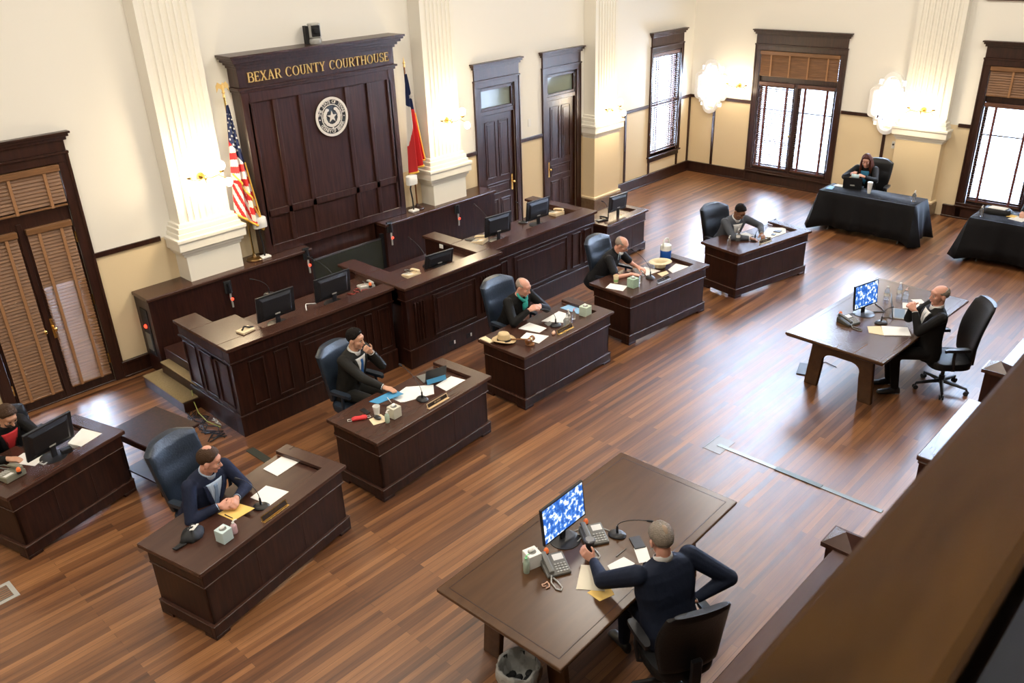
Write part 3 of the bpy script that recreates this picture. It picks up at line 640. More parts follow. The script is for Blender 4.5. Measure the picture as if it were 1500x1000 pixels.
# ================================================================ bench
def frame_panel(mb, org, ux, w_, h_, x0, x1, z0, z1, n):
    """raised border on a vertical face; org = face origin, ux = horizontal dir, n = outward normal"""
    def q(a, b, c, d, t):
        P = [org+ux*a+V((0, 0, c)), org+ux*b+V((0, 0, c)), org+ux*b+V((0, 0, d)), org+ux*a+V((0, 0, d))]
        vs = P+[p+n*t for p in P]; mb.add(vs, [(0, 1, 2, 3), (7, 6, 5, 4), (0, 4, 5, 1), (1, 5, 6, 2), (2, 6, 7, 3), (3, 7, 4, 0)])
    e = .016
    q(x0, x1, z0, z0+e, .016); q(x0, x1, z1-e, z1, .016); q(x0, x0+e, z0+e, z1-e, .016); q(x1-e, x1, z0+e, z1-e, .016)
    if x1-x0 > .3: q(x0+.07, x1-.07, z0+.07, z1-.07, .006)
def bench(label, x0, x1, yf, yb, h, wl, wr, well, panels, side=False, leftflat=0, flutes=()):
    """front at yf (towards the room), wings back to yb; wl/wr widths of the wing ledges; well=(xa,xb,ya,yb)"""
    r = thing('court_bench', label, 'bench')
    f = MB(); f.box(x0+.05, x1-.03, yf+.06, yf+.16, 0, h-.12)
    if wl: f.box(x0+.05, x0+wl-.03, yf+.161, yb-.03, 0, h-.05)
    if wr: f.box(x1-wr+.03, x1-.03, yf+.161, yb-.03, 0, h-.05)
    f.box(x0+.05, x1-.03, yf+.16, yf+.80, h-.30, h-.12)
    # top entablature, bands and plinth
    f.box(x0+.035, x1-.02, yf+.045, yf+.2, h-.20, h-.04); f.box(x0+.02, x1-.01, yf+.03, yf+.2, h-.215, h-.195); f.box(x0+.03, x1-.02, yf+.035, yf+.2, .26, .28); f.box(x0+.035, x1-.02, yf+.04, yf+.2, 0, .26)
    if wl and side:
        f.box(x0+.035, x0+.2, yf+.201, yb-.02, h-.20, h-.04); f.box(x0+.02, x0+.2, yf+.201, yb-.01, h-.215, h-.195); f.box(x0+.03, x0+.2, yf+.201, yb-.02, .26, .28); f.box(x0+.035, x0+.2, yf+.201, yb-.02, 0, .26)
    for a, b in panels: frame_panel(f, V((0, yf+.06, 0)), V((1, 0, 0)), 0, 0, a, b, .34, h-.26, V((0, -1, 0)))
    if side:
        L = abs(yb-yf); s = (L-.15)/3
        for k in range(3): frame_panel(f, V((x0+.05, yf+.1, 0)), V((0, 1, 0)), 0, 0, s*k+.05, s*(k+1)-.04, .34, h-.26, V((-1, 0, 0)))
    for fx in flutes:
        for k in range(4): f.box(fx+k*.05, fx+k*.05+.018, yf+.042, yf+.06, .36, h-.28)
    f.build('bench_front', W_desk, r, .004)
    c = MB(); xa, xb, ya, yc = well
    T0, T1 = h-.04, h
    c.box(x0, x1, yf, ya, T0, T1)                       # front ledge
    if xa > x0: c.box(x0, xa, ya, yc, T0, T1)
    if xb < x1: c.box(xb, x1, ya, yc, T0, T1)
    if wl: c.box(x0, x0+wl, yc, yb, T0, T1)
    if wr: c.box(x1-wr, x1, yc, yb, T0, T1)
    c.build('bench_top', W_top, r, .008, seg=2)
    d = MB(); d.box(xa-.02, xb+.02, ya-.02, yc, T1-.12, T1-.09); d.box(xa-.02, xb+.02, ya-.02, ya, T1-.09, T0)
    d.box(xa-.02, xa, ya, yc, T1-.09, T0); d.box(xb, xb+.02, ya, yc, T1-.09, T0)
    d.build('work_surface', W_top, r)
    return r
bA = bench('long dark panelled bench section with two monitors, nearest the carpeted steps', -13.55, -11.13, -2.72, -1.42, 1.18, .30, 0, (-12.95, -11.14, -2.50, -1.86),
           [(-13.30, -13.10), (-12.96, -12.76), (-12.60, -11.75), (-11.62, -11.50), (-11.40, -11.22)], side=True)
bB = bench('middle projecting panelled bench section with a thin black laptop screen', -11.13, -9.31, -2.92, -1.46, 1.20, .28, .26, (-10.85, -9.57, -2.66, -2.10),
           [(-10.62, -9.82)], flutes=(-10.95, -9.72))
bC = bench('long dark panelled bench section with two monitors, nearest the panelled doors', -9.31, -6.91, -2.74, -1.32, 1.18, 0, .22, (-9.30, -7.12, -2.46, -1.85),
           [(-9.12, -8.98), (-8.84, -7.62), (-7.48, -7.28), (-7.18, -7.0)], side=False)
mb = MB(); mb.box(-6.935, -6.925, -2.6, -1.4, .0, 1.13); mb.build('bench_side', W_desk, bC)
o = MB().box(-11.2, -11.185, -1.9, -1.84, .9, 1.0); o = o.build('socket_plate', WHITEP, bA)
MB().box(-9.595, -9.58, -1.95, -1.88, 1.105, 1.16).build('socket_plate', WHITEP, bB)
for x in (-10.35, -10.02): MB().box(x-.05, x+.05, -2.885, -2.876, .09, .16).build('outlet_plate', BLACKM, bB); 
for x in (-10.30, -9.98): MB().box(x-.012, x+.012, -2.89, -2.884, .10, .15).build('white_plug', WHITEP, bB)
# platform behind the benches and steps
st('floor_platform', W_trim, -13.38, -6.97, -2.5, -.5, 0, .45)
t = thing('carpeted_steps', 'two tan carpeted steps up to the bench platform', 'steps', (0, 0, 0))
for k, (y0, y1, z) in enumerate([(-1.60, -.48, .16), (-1.60, -.60, .32)]):
    x0_, x1_ = (-13.72, -13.46) if k == 0 else (-13.50, -13.38)
    bx('riser', W_trim, t, x0_, x1_, y0, y1, 0 if k == 0 else .0, z-.02, bevel=.004); bx('carpet_tread', CARPET, t, x0_-.01, x1_+(.05 if k == 0 else 0), y0+.01, y1, z-.02, z, bevel=.008)

# ================================================================ desks
def desk(label, N, ang, L=1.72, D=.76, feet=True):
    """origin at the front corner; x along the front, y towards the seat"""
    r = thing('wooden_desk', label, 'desk', (N[0], N[1], 0), ang, 'dark panelled desks')
    b = MB(); b.box(.03, L-.03, .03, .06, .14, .70); b.box(.03, .06, .03, D-.05, .14, .70); b.box(L-.06, L-.03, .03, D-.05, .14, .70)
    b.box(.06, L-.06, .06, D-.06, .62, .66)
    for k in (1, 2): b.box(.03+(L-.06)*k/3-.004, .03+(L-.06)*k/3+.004, .027, .03, .14, .58)
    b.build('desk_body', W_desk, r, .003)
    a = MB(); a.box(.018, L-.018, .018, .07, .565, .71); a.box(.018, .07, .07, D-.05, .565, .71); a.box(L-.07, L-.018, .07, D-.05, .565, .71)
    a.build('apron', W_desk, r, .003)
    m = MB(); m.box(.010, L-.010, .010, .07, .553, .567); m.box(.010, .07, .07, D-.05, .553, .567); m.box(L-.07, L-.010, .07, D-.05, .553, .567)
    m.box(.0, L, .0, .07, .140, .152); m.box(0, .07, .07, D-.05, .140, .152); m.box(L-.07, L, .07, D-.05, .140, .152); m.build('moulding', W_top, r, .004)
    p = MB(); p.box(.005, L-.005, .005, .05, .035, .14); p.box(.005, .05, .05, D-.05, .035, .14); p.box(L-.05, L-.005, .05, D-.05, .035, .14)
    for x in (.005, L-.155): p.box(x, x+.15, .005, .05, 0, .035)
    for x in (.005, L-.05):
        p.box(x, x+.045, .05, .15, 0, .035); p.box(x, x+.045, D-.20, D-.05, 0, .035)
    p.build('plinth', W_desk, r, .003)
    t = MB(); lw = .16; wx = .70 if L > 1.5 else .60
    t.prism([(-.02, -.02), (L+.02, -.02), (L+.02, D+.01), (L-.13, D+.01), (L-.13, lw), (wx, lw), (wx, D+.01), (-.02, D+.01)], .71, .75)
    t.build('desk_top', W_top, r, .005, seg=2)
    s = MB(); s.box(wx, L-.13, lw, D+.005, .66, .705); s.build('work_surface', W_top, r)
    return r
A1, A2, A3, A4, A5, A0, A6 = [math.radians(q) for q in (12.5, 4.3, .3, -5.2, -11.3, 15.5, 1)]
N0, N1, N2, N3, N4, N5, N6 = (-16.075, -3.075), (-15.376, -5.405), (-13.225, -4.955), (-10.895, -4.80), (-8.635, -4.690), (-6.235, -4.965), (-6.40, -2.55)
desk('wooden desk at the picture edge with a monitor, phone and papers of the court reporter', N0, A0, 1.27, .76)
desk('wooden desk with a folded black cap, tissue box and yellow papers', N1, A1)
desk('wooden desk with a propped tablet, red mask and blue folder', N2, A2)
desk('wooden desk with a straw hat and a wooden gavel', N3, A3)
desk('wooden desk with an upturned cream hat and a blue water jug', N4, A4)
desk('wooden desk of the man in the grey suit, farthest along the curved row', N5, A5)
desk('short wooden desk with a monitor beside the end of the long bench', N6, A6, 1.19, .72)

# ================================================================ tables
def trestle(label, c, ang, L, D, yc=0):
    r = thing('conference_table', label, 'table', (c[0], c[1], 0), ang)
    MB().box(-L/2, L/2, -D/2, D/2, .715, .75).build('tabletop', W_table, r, .01, seg=2)
    mb = MB(); mb.box(-L/2+.012, L/2-.012, -D/2+.012, D/2-.012, .70, .715); mb.build('top_moulding', W_desk, r, .004)
    mb = MB(); e = .07; mb.ring([(-L/2+e, -D/2+e), (L/2-e, -D/2+e), (L/2-e, D/2-e), (-L/2+e, D/2-e)], [(-L/2+e+.006, -D/2+e+.006), (L/2-e-.006, -D/2+e+.006), (L/2-e-.006, D/2-e-.006), (-L/2+e+.006, D/2-e-.006)], .7495, .7512); mb.build('inlay_line', W_desk, r)
    for s in (-1, 1):
        x = s*(L/2-.32); poly = [(-.44, 0), (-.27, 0), (-.24, .30)]
        for j in range(7):
            t = PI-PI/2*j/6; poly.append((-.12+.12*math.cos(t), .38+.10*math.sin(t)))
        for j in range(7):
            t = PI/2-PI/2*j/6; poly.append((.12+.12*math.cos(t), .38+.10*math.sin(t)))
        poly += [(.24, .30), (.27, 0), (.44, 0), (.38, .70), (-.38, .70)]
        m = MB(Matrix.Translation((x, 0, 0)) @ Matrix.Rotation(PI/2, 4, 'Z') @ Matrix.Rotation(PI/2, 4, 'X'))
        m.prism(poly, -.03, .03); m.build('trestle_leg', W_table, r, .006)
    MB().box(-L/2+.33, L/2-.33, -.02, .02, .52, .64).build('stretcher', W_table, r, .004)
    return r
t1c = ((-14.25-11.737)/2, (-8.208-6.93)/2)
trestle('large walnut table with a lit monitor, two phones and a tissue box', (-12.985, -7.555), math.radians(1.7), 2.46, 1.24)
trestle('large walnut table with a lit monitor and an open laptop, reflecting window light', (-7.13, -7.50), math.radians(-3.0), 2.46, 1.24)
t = thing('side_table', 'small dark side table behind the desk at the picture edge', 'side table', (-14.52, -2.72, 0), math.radians(11))
bx('tabletop', W_desk, t, -.30, .30, -.37, .37, .60, .64, bevel=.008); bx('apron', W_desk, t, -.26, .26, -.33, .33, .52, .60)
for a in (-1, 1):
    for b in (-1, 1): bx('leg', W_desk, t, a*.25-.025, a*.25+.025, b*.31-.025, b*.31+.025, 0, .52, bevel=.004)
bx('shelf', W_desk, t, -.25, .25, -.32, .32, .12, .14)

# cloth covered tables
def cloth_table(label, c, ang, L, D, h=.75, seed=1):
    r = thing('cloth_covered_table', label, 'table', (c[0], c[1], 0), ang)
    rnd = random.Random(seed); n = 160; per = []
    for k in range(n):
        s = k/n*2*(L+D)
        if s < L: p = (-L/2+s, -D/2); nn = (0, -1)
        elif s < L+D: p = (L/2, -D/2+s-L); nn = (1, 0)
        elif s < 2*L+D: p = (L/2-(s-L-D), D/2); nn = (0, 1)
        else: p = (-L/2, D/2-(s-2*L-D)); nn = (-1, 0)
        per.append((p, nn, s))
    rings = []
    for i, z in enumerate((h+.004, h+.001, h-.02, h-.12, h-.28, h-.47, h-.645)):
        f = max(0, (h-z))/.62; ring = []
        for p, nn, s in per:
            cx_ = abs(abs(p[0])-L/2)+abs(abs(p[1])-D/2); cor = math.exp(-(cx_/.12)**2)
            out = .004 if i < 2 else .012+f*(.05+.028*math.sin(s*9+seed)+.016*math.sin(s*23+2*seed))+cor*f*.10
            ex = -.012 if i == 0 else 0
            d = V((p[0]*.0, 0, 0)); dx = nn[0]*(out+ex); dy = nn[1]*(out+ex)
            if cor > .2: dx += math.copysign(cor*f*.06, p[0]); dy += math.copysign(cor*f*.06, p[1])
            zz = z-(.05*cor*f if i > 3 else 0)
            ring.append((p[0]+dx, p[1]+dy, zz))
        rings.append(ring)
    m = MB(); m.loft(rings, cap=False); m.add([q for q in rings[0]], [tuple(range(n))]); o = m.build('tablecloth', CLOTHK, r, smooth='auto')
    so = o.modifiers.new('thick', 'SOLIDIFY'); so.thickness = .003
    bx('tabletop', LGREY, r, -L/2+.01, L/2-.01, -D/2+.01, D/2-.01, h-.03, h-.005)
    for a in (-1, 1):
        mb = MB(); mb.tube([(a*(L/2-.22), -D/2+.08, .012), (a*(L/2-.22), -D/2+.08, .70)], .013); mb.tube([(a*(L/2-.22), D/2-.08, .012), (a*(L/2-.22), D/2-.08, .70)], .013); mb.tube([(a*(L/2-.22), -D/2+.05, .013), (a*(L/2-.22), D/2-.05, .013)], .013); mb.build('folding_leg', GREYP, r)
    return r
cloth_table('black cloth covered table where the woman with long hair sits', (-1.955, -5.235), math.radians(-90), 1.76, .58, seed=2)
cloth_table('black cloth covered table cut off by the picture edge under the window', (-1.93, -7.98), math.radians(-90), 1.90, .76, seed=5)
# ================================================================ chairs
def sup(w_, d_, k, n=24, e=.55):
    """superellipse ring point list (x,y)"""
    P = []
    for j in range(n):
        t = 2*PI*j/n; c, s = math.cos(t), math.sin(t)
        P.append((w_*math.copysign(abs(c)**e, c), d_*math.copysign(abs(s)**e, s)))
    return P
def office_chair(label, loc, rz, m=None, zt=1.18, wid=.50, arms=True, tilt=8, style='exec', group=None, base=True, sh=.46):
    """faces local +Y"""
    m = m or LEATHER
    r = thing('office_chair', label, 'chair', (loc[0], loc[1], 0), rz, group)
    # seat cushion
    mb = MB(); rings = []
    for z, s in ((sh-.10, .90), (sh-.085, .98), (sh-.03, 1), (sh-.005, .96), (sh+.008, .82)):
        rings.append([(x*s, y*s+.0, z+(.012*(y/.24)**2 if z > sh-.04 else 0)) for x, y in sup(.255, .25, 0)])
    mb.loft(rings); mb.build('seat', m, r, smooth='auto')
    # backrest, lofted upwards and leaning back
    mb = MB(); rings = []; t0 = math.radians(tilt); n = 22; z0 = sh+.02
    for i in range(n+1):
        v = i/n; h = z0+(zt-z0)*v
        ww = wid/2*(.80+.28*math.sin(PI*min(1, v*1.25)*.55)) * (1 if v < .9 else math.sqrt(max(.02, 1-((v-.9)/.104)**2*.62)))
        if style == 'slim': ww = wid/2*(.84+.16*math.sin(PI*v)) * (1 if v < .93 else (1-(v-.93)*1.6))
        th = (.055 if style == 'exec' else .035)*(1 if v < .95 else .75)*(1 if v > .03 else .7)
        if style == 'exec':
            th += .010*abs(math.sin(PI*v*3.0))
        yb = -.24-math.tan(t0)*(h-z0)+.03*math.sin(PI*v*1.1)
        ring = []
        for x, y in sup(1, 1, 0, 28, .62):
            xx = x*ww; yy = y*th+yb+(.05*(xx/(wid/2))**2)
            ring.append((xx, yy, h-(.02*(abs(x)**3) if v > .93 else 0)))
        rings.append(ring)
    mb.loft(rings); mb.build('backrest', m, r, smooth='auto')
    mb = MB(); mb.box(-.05, .05, -.30, -.05, sh-.125, sh-.10); mb.box(-.04, .04, -.33, -.295, sh-.12, sh+.16); mb.build('back_bracket', BLACK, r, .004)
    if arms:
        for s in (-1, 1):
            a = MB(); a.tube([(s*.22, .02, sh-.09), (s*.285, .02, sh-.06), (s*.295, .05, sh+.08), (s*.29, .05, sh+.20)], [.014, .016, .018, .016]); 
            a.loft([[(s*.29+x, y+.02, z+(-.012 if abs(y) > .13 else 0)) for x, y in sup(.036, .15, 0, 16, .6)] for z in (sh+.195, sh+.205, sh+.225, sh+.232)])
            a.build('armrest', BLACK if m is not LEATHER else LEATHER, r, smooth='auto')
    MB().cyl((0, 0, .09), (0, 0, .20), .035).cyl((0, 0, .2), (0, 0, sh-.10), .022).build('gas_column', BLACK, r, smooth='auto')
    if base:
        for k in range(5):
            a = 2*PI*k/5+.3; c, s = math.cos(a), math.sin(a)
            mb = MB(); mb.tube([(c*.03, s*.03, .115), (c*.17, s*.17, .10), (c*.30, s*.30, .082)], [.026, .022, .015]); l = mb.build('base_leg', BLACK, r, smooth='auto')
            mb = MB(); p = (-s*.017, c*.017)
            for q in (-1, 1): mb.cyl((c*.30+p[0]*q*1.5, s*.30+p[1]*q*1.5, .029), (c*.30+p[0]*q*.4, s*.30+p[1]*q*.4, .029), .029, n=14)
            mb.cyl((c*.30, s*.30, .03), (c*.30, s*.30, .085), .009); mb.build('caster', BLACK, l, smooth='auto')
    return r

# ================================================================ people
def ik(S, T, l1, l2, pole):
    d = T-S; L = d.length
    if L > (l1+l2)*.995: T = S+d.normalized()*(l1+l2)*.995; d = T-S; L = d.length
    a = (l1*l1-l2*l2+L*L)/(2*L); h = math.sqrt(max(l1*l1-a*a, 0)); u = d.normalized(); p = (pole-u*pole.dot(u)).normalized()
    return S+u*a+p*h, T
def hand(mb, W, d, n, side_thumb, curl, spread=.0, sc=1.0):
    """W wrist, d finger direction, n palm normal; thumb at side_thumb * (d x n)"""
    d = d.normalized(); n = (n-d*n.dot(d)).normalized(); s = d.cross(n)*side_thumb
    def el(c, r): mb.ell(c, r, Matrix((s, d, n)).transposed(), 12, 8)
    mb.capsule(W-d*.02, .026*sc, W+d*.02, .027*sc)
    rings = []
    for t, w_, th in ((0, .026, .017), (.03, .036, .017), (.06, .041, .0155), (.088, .040, .013), (.098, .034, .009)):
        c = W+d*t*sc; rings.append([c+s*(x*w_*sc)+n*(y*th*sc) for x, y in sup(1, 1, 0, 14, .75)])
    mb.loft(rings)
    el(W+d*.03*sc+s*.026*sc+n*.008*sc, (.017*sc, .026*sc, .014*sc))
    for k, (off, L, r) in enumerate(((.030, .072, .0092), (.0105, .080, .0095), (-.010, .074, .0090), (-.029, .058, .0082))):
        p = W+d*.088*sc+s*off*sc; a = math.radians(8)+spread*(1.5-k)*.1; dirn = (d+s*spread*(1.5-k)*.12).normalized(); r *= sc
        cu = curl[min(k, len(curl)-1)] if isinstance(curl, (list, tuple)) else curl
        ang = 0
        for j, f in enumerate((.46, .30, .24)):
            ang += math.radians(cu*(.75, 1.1, .8)[j]); v = (dirn*math.cos(ang)+n*math.sin(ang)).normalized(); q = p+v*L*f*sc
            mb.capsule(p, r*(1-.07*j), q, r*(1-.07*(j+1)), 10); p = q
    p = W+d*.028*sc+s*.034*sc+n*.004; v1 = (s*.75+d*.75+n*.35).normalized(); q = p+v1*.038*sc; mb.capsule(p, .0125*sc, q, .0105*sc, 10)
    v2 = (s*.15+d*.95+n*.45).normalized(); mb.capsule(q, .0105*sc, q+v2*.030*sc, .0088*sc, 10)
def remesh(mb, name, m, parent, vox=.009, smooth=3, fac=.5):
    o = mb.build('tmp', m); md = o.modifiers.new('r', 'REMESH'); md.mode = 'VOXEL'; md.voxel_size = vox; md.use_smooth_shade = True
    if smooth: s = o.modifiers.new('s', 'SMOOTH'); s.factor = fac; s.iterations = smooth
    dg = bpy.context.evaluated_depsgraph_get(); me = bpy.data.meshes.new_from_object(o.evaluated_get(dg)); me.name = name
    bpy.data.objects.remove(o); me.materials.clear(); me.materials.append(m); me.shade_smooth()
    q = bpy.data.objects.new(name, me); COL.objects.link(q); q.parent = parent; return q
EYEW = mat('eye_white', (.75, .72, .68), .3); EYED = mat('eye_dark', (.02, .012, .008), .2)
def lipmat(sk): return mat('lips_'+sk.name, tuple(c*f for c, f in zip(sk.node_tree.nodes['Principled BSDF'].inputs[0].default_value[:3], (.82, .55, .6))), .45)
def fabric(name, col, rough=.75): return mat(name, col, rough, spec=.2, bump=.5, bscale=9)
def person(label, H, face, lean_extra=0, head=(0, 0, 0), RH=None, LH=None, skin=None, jacket=None, shirt=None, tie=None, hairc=None, hair='short', group=None,
           pants=None, female=False, short=False, elbows=((1, -.3, -.6), (-1, -.3, -.6)), vneck=True, legs=True, vox=.009, feet=.42, seatz=.57, sc=1.0, collar=True, girth=1.0, shoulder=0, headsc=1.0, kneew=.11, knees=None):
    """H = world head centre; face = body yaw (rz, person faces local +Y); RH/LH = dict(p=world wrist, d=finger dir local, n=palm normal local, curl)"""
    skin = skin or SKIN; rz = face; Rz = Matrix.Rotation(rz, 3, 'Z'); Ri = Rz.transposed()
    dz = H[2]-seatz; th = math.acos(max(-1, min(1, dz/.70))); th = th if lean_extra >= 0 else -th
    back = Rz @ V((0, .70*math.sin(th), 0)); O = V((H[0], H[1], 0))-V((back.x, back.y, 0))
    r = MB()
    def loc(p): return Ri @ (V(p)-O)
    P = V((0, 0, seatz)); sp = V((0, math.sin(th), math.cos(th))); nf = V((0, math.cos(th), -math.sin(th))); X = V((1, 0, 0))
    C7 = P+sp*.545; Hc = V((0, .70*math.sin(th), dz+seatz))
    yw, pt, rl = [math.radians(a) for a in head]
    HR = Matrix.Rotation(yw, 3, 'Z') @ Matrix.Rotation(-pt, 3, 'X') @ Matrix.Rotation(rl, 3, 'Y')   # head frame: +y face, +z up ; pt>0 looks down
    def hp(x, y, z): return Hc+HR @ (V((x, y, z))*headsc)
    sw = (.165 if female else .195)*sc
    Sh = [C7+X*s*sw-sp*(.05)+sp*shoulder for s in (1, -1)]
    def tors(g, lo=-.10, top=True):
        L = []
        prof = [(lo, .170, .125, -.0), (0, .180, .135, 0), (.12, .165, .128, .01), (.22, .170, .130, .015), (.32, .185, .128, .01), (.44, .205, .120, .0), (.50, .190, .098, -.005), (.54, .130, .076, -.01), (.565, .082, .066, -.01)]
        if female: prof = [(lo, .175, .12, 0), (0, .175, .125, 0), (.12, .14, .105, .01), (.22, .145, .11, .015), (.32, .165, .125, .02), (.44, .170, .105, .005), (.495, .150, .085, -.005), (.535, .10, .065, -.01), (.56, .065, .055, -.01)]
        for t, a, b, off in prof:
            a = (a*(girth if t < .34 else 1))*g*sc; b = (b*(girth if t < .34 else 1))*g
            c = P+sp*t+nf*off; L.append([c+X*(x*a)+nf*(y*b) for x, y in sup(1, 1, 0, 24, .82)])
        return L
    hands = []
    for s, hd, el in ((1, RH, elbows[0]), (-1, LH, elbows[1])):
        S = Sh[0 if s == 1 else 1]
        if hd is None: hd = dict(p=None, lp=V((s*.24, .25, .68)), d=(0, 1, 0), n=(0, 0, -1), curl=25)
        T = loc(hd['p']) if hd.get('p') is not None else V(hd['lp'])
        E_, T = ik(S, T, .30*sc, .26*sc, V(el)); hands.append((s, S, E_, T, V(hd['d']), V(hd['n']), hd.get('curl', 25), hd.get('thumb', s), hd.get('spread', 0)))
    # body: one continuous skin surface
    b = MB(); b.loft(tors(.86, -.06)); b.capsule(C7-sp*.03, .052, Hc+HR @ V((0, -.02, -.05)), .050, 16)
    if not female: b.capsule(C7-sp*.03, .060, Hc+HR @ V((0, -.02, -.07)), .053, 16)
    def he(c, q): b.ell(hp(*c), tuple(v*headsc for v in q), HR)
    he((0, -.012, .030), (.074, .096, .086)); he((0, .030, -.018), (.060, .060, .082)); he((0, .030, -.066), (.050, .048, .042)); he((0, .066, -.094), (.021, .019, .017))
    he((.036, .056, -.020), (.024, .026, .024)); he((-.036, .056, -.020), (.024, .026, .024)); he((0, .068, .042), (.050, .022, .030))
    b.capsule(hp(-.036, .080, .018), .0085, hp(.036, .080, .018), .0085, 8)
    b.capsule(hp(0, .084, .012), .007, hp(0, .108, -.024), .0125, 10); he((0, .096, -.032), (.017, .011, .008)); he((0, .084, -.056), (.024, .012, .011))
    for s in (-1, 1): b.ell(hp(s*.080, -.008, -.004), (.013, .022, .034), HR @ Matrix.Rotation(s*.35, 3, 'Z'))
    for s, S, E_, T, d, n, cu, tb, spd in hands:
        b.capsule(S, .045, E_, .036); b.capsule(E_, .036, T, .024); hand(b, T, d, n, tb, cu, spd)
    if legs:
        for s in (1, -1):
            hip = P+V((s*.09, .02, -.02)); kn = V((s*kneew, .44, seatz-.02)) if not knees else V((s*kneew, knees[0], knees[1])); an = V((s*(kneew+.01), feet, .09))
            b.capsule(hip, .075, kn, .05); b.capsule(kn, .05, an, .035)
    body = remesh(b, 'person', skin, None, min(vox, .0062), 3, .45); tag(body, label, 'person', group)
    body.location = O; body.rotation_euler = (0, 0, rz)
    # jacket or top
    j = MB(); TL = tors(1.0, -.12); j.loft(TL)
    for s, S, E_, T, d, n, cu, tb, spd in hands:
        j.ell(S+sp*(-.012)-X*s*.012, (.068*sc, .070, .062)); j.capsule(S, .067*sc, E_, .056*sc)
        if short:
            j.v, j.f = j.v, j.f
        else: j.capsule(E_, .056*sc, T-(T-E_).normalized()*.035, .041)
    if short:
        j = MB(); j.loft(TL)
        for s, S, E_, T, d, n, cu, tb, spd in hands:
            j.ell(S+sp*(-.012)-X*s*.012, (.062, .064, .060)); j.capsule(S, .063, S.lerp(E_, .72), .060)
    jk = remesh(j, 'shirt' if (short or jacket is None) else 'jacket', jacket, body, vox, 4)
    # trousers and shoes
    if legs:
        q = MB(); pm = pants or jacket
        q.ell(P+V((0, 0, -.02)), (.18*sc*girth, .15*girth, .11))
        for s in (1, -1):
            hip = P+V((s*.09, .02, -.02)); kn = V((s*kneew, .44, seatz-.02)) if not knees else V((s*kneew, knees[0], knees[1])); an = V((s*(kneew+.01), feet, .10))
            q.capsule(hip, .088, kn, .068); q.capsule(kn, .066, an, .048)
        remesh(q, 'trousers', pm, body, .012, 3)
        for s in (1, -1):
            an = V((s*(kneew+.01), feet, 0)); m_ = MB(); rings = []
            for y, w_, h in ((-.07, .02, .05), (-.06, .034, .085), (0, .037, .095), (.06, .040, .07), (.13, .046, .05), (.18, .040, .04), (.20, .015, .025)):
                rings.append([an+V((x*w_, y, .004+(z+1)/2*h)) for x, z in sup(1, 1, 0, 14, .8)])
            m_.loft(rings); m_.build('shoe', BLACK, body, smooth=True)
    # projected shirt front, tie, lapels
    tb_ = MB(); tb_.loft(TL); bv = BVHTree.FromPolygons([V(p) for p in tb_.v], tb_.f)
    def proj(u, t, off):
        o_ = P+sp*t+X*u+nf*.6; h = bv.ray_cast(o_, -nf)
        c = h[0] if h[0] is not None else P+sp*t+X*u+nf*.06
        return c+nf*off
    def strip(name, m_, tl, wfun, off, cen=lambda t: 0, n=6):
        vs = []; fs = []; tn = len(tl)
        for i, t in enumerate(tl):
            a, b_ = wfun(t)
            for k in range(n+1): vs.append(proj(a+(b_-a)*k/n, t, off))
        for i in range(tn-1):
            for k in range(n): q0 = i*(n+1)+k; fs.append((q0, q0+1, q0+n+2, q0+n+1))
        mb_ = MB().add(vs, fs); o_ = mb_.build(name, m_, body, smooth=True); so = o_.modifiers.new('t', 'SOLIDIFY'); so.thickness = .006; so.offset = 0; return o_
    tl = [.22+.29*k/14 for k in range(15)]
    if vneck and shirt:
        strip('shirt_front', shirt, tl, lambda t: (-(t-.21)*.29, (t-.21)*.29), .013)
        for s in (-1, 1): strip('lapel', jacket, tl, lambda t, s=s: (s*((t-.21)*.29), s*((t-.21)*.29+.018+.030*max(0, math.sin((t-.2)/.27*PI*.8)))), .019, n=3)
    if tie: 
        strip('tie', tie, [.18+.31*k/14 for k in range(15)], lambda t: (-(.030-(t-.2)*.055 if t < .46 else .018), (.030-(t-.2)*.055 if t < .46 else .018)), .021)
    if collar and (shirt or short):
        mc = shirt if shirt else jacket; k = MB(); ring = []
        c0 = C7+sp*.0+nf*.0
        for z_, rr in ((-.005, .080), (.034, .071), (.044, .068), (.030, .065)):
            ring.append([c0+sp*(z_-.018*y)+X*(x*rr)+nf*(y*rr*1.02) for x, y in sup(1, 1, 0, 20, 1)])
        k.loft(ring, cap=False); o_ = k.build('collar', mc, body, smooth=True); so = o_.modifiers.new('t', 'SOLIDIFY'); so.thickness = .004
    if shirt and not short and collar:
        for s, S, E_, T, d, n, cu, tb, spd in hands:
            u = (T-E_).normalized(); MB().cyl(T-u*.05, T-u*.012, .037, .034, 16).build('cuff', shirt, body, smooth='auto')
    # face
    for s in (-1, 1):
        e = MB(); e.ell(hp(s*.030, .078, .004), (.0125*headsc, .008, .0075*headsc), HR, 10, 6); eo = e.build('eye', EYEW, body, smooth=True)
        e = MB(); e.ell(hp(s*.030, .0845, .003), (.0062*headsc, .004, .0062*headsc), HR, 8, 6); e.build('iris', EYED, eo, smooth=True)
        if hairc: e = MB(); e.tube([hp(s*.014, .089, .020), hp(s*.030, .090, .025), hp(s*.047, .078, .020)], [.0035, .004, .002]); e.build('eyebrow', hairc, body, smooth=True)
    e = MB(); e.tube([hp(-.022, .087, -.057), hp(0, .0965, -.056), hp(.022, .087, -.057)], [.002, .0052, .002]); e.build('lips', lipmat(skin), body, smooth=True)
